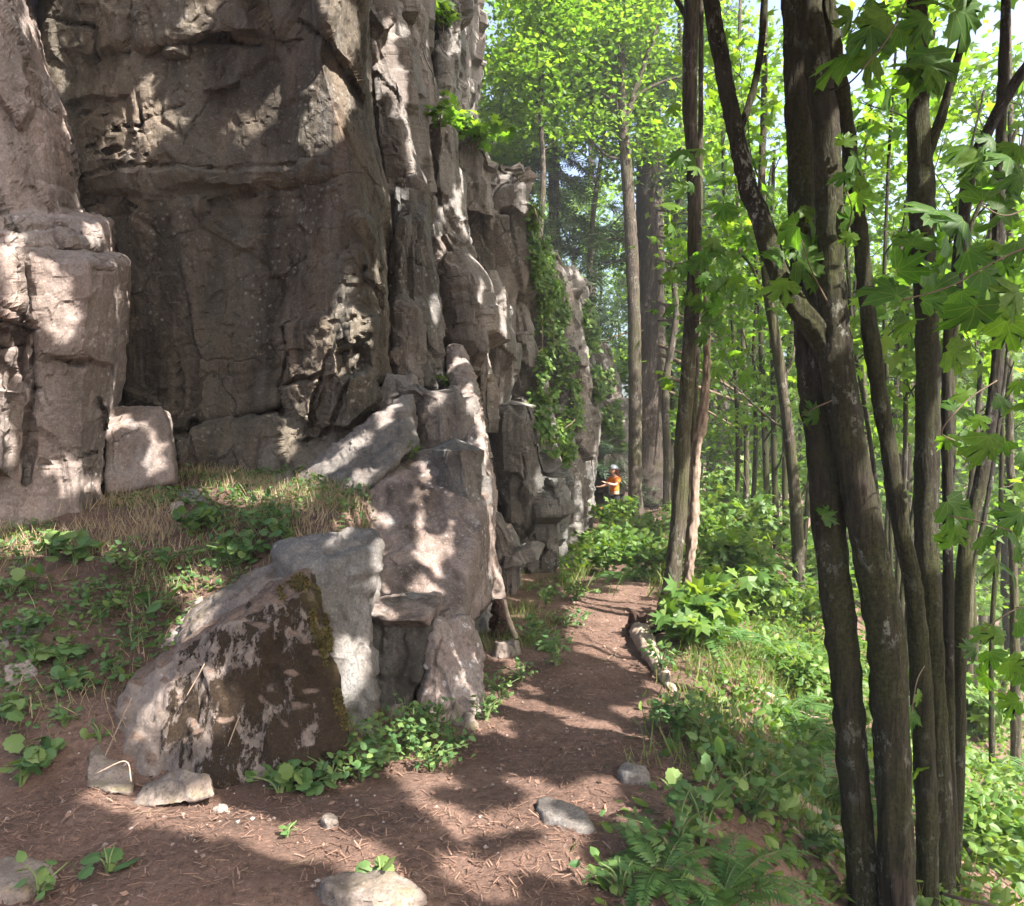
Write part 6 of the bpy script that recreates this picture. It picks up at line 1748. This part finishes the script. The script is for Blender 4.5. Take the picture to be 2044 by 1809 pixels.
for s, (x, y) in enumerate([(-.05, .07), (.0, .09), (.05, .07), (.08, .02), (-.08, .02)]):
    v, f = tube(path_smooth(np.array([[x, y, 1.66], [x * 1.25, y * 1.2, 1.52], [x * 1.1, y * 1.25, 1.42]]), 12), np.linspace(.045, .015, 12), 8, .2, 0, s); hb.add(v, f)
link('hair', hb.build('hair', M['hair']), head)
hb = Bag()
hm = v0.copy(); hm = hm * np.array([.115, .135, .12]); hm[:, 2] = np.maximum(hm[:, 2], -.01 + 0 * hm[:, 2])
hb.add(hm + np.array([0, -.03, 1.685]), f0)
link('helmet', hb.build('helmet', M['helmet']), head)
# hands: palm with five fingers
for s, (e, w) in enumerate([((-.22, -.36, 1.16), (-.20, -.43, 1.17)), ((.16, -.40, 1.28), (.12, -.46, 1.31))]):
    e, w = np.array(e), np.array(w); d_ = nrm(w - e); sd = np.array([d_[1], -d_[0], 0]) * (1 if s else -1)
    vv, ee, rr = [e, w], [(0, 1)], [.026, .030]
    for q in range(4):
        o = w + sd * (.024 - .016 * q); l = [.035, .040, .038, .030][q]
        i = len(vv); vv += [o + d_ * .02, o + d_ * (.02 + l), o + d_ * (.02 + l * 1.5) + np.array([0, 0, -l * .7])]
        ee += [(1, i), (i, i + 1), (i + 1, i + 2)]; rr += [.010, .009, .008]
    i = len(vv); vv += [w + sd * .042 - d_ * .005, w + sd * .055 + d_ * .03]; ee += [(1, i), (i, i + 1)]; rr += [.011, .009]
    skin_mesh('hand', vv, ee, rr, M['skin'], person, 1, 1)
# rope lying at the cliff foot
p0, _n = hit(1180, 1010)
r0 = P(1176, 1016, 22.5)
rp = Bag(); v, f = tube(path_smooth(np.array([P(1174, 1014, 22.4), P(1186, 1018, 22.4), P(1200, 1014, 22.4), P(1212, 1010, 22.6), P(1222, 1000, 22.9)]), 40), np.full(40, .010), 6); rp.add(v, f)
tag(link('rope', rp.build('rope', M['rope'], r0), None, r0), 'red climbing rope at the foot of the far cliff', 'rope')

# ------------------------------------------------------------------ air
hz = bpy.data.materials.new('haze'); hz.use_nodes = True
ht = hz.node_tree
for n in list(ht.nodes): ht.nodes.remove(n)
ho = ht.nodes.new('ShaderNodeOutputMaterial'); hv_ = ht.nodes.new('ShaderNodeVolumePrincipled')
hv_.inputs['Color'].default_value = (.92, .96, 1.0, 1)
hv_.inputs['Density'].default_value = .0018
hv_.inputs['Anisotropy'].default_value = .3
ht.links.new(hv_.outputs[0], ho.inputs['Volume'])
bx0, bx1 = np.array([-30, -12, -40.0]), np.array([60, 75, 34.0])
cv = np.array([[x, y, z] for x in (bx0[0], bx1[0]) for y in (bx0[1], bx1[1]) for z in (bx0[2], bx1[2])])
cf = np.array([[0, 1, 3, 2], [4, 6, 7, 5], [0, 4, 5, 1], [2, 3, 7, 6], [0, 2, 6, 4], [1, 5, 7, 3]])
tag(link('haze', mesh_np('haze', cv, cf, hz, False)), 'thin sunlit haze hanging between the trees', 'haze', kind='stuff')
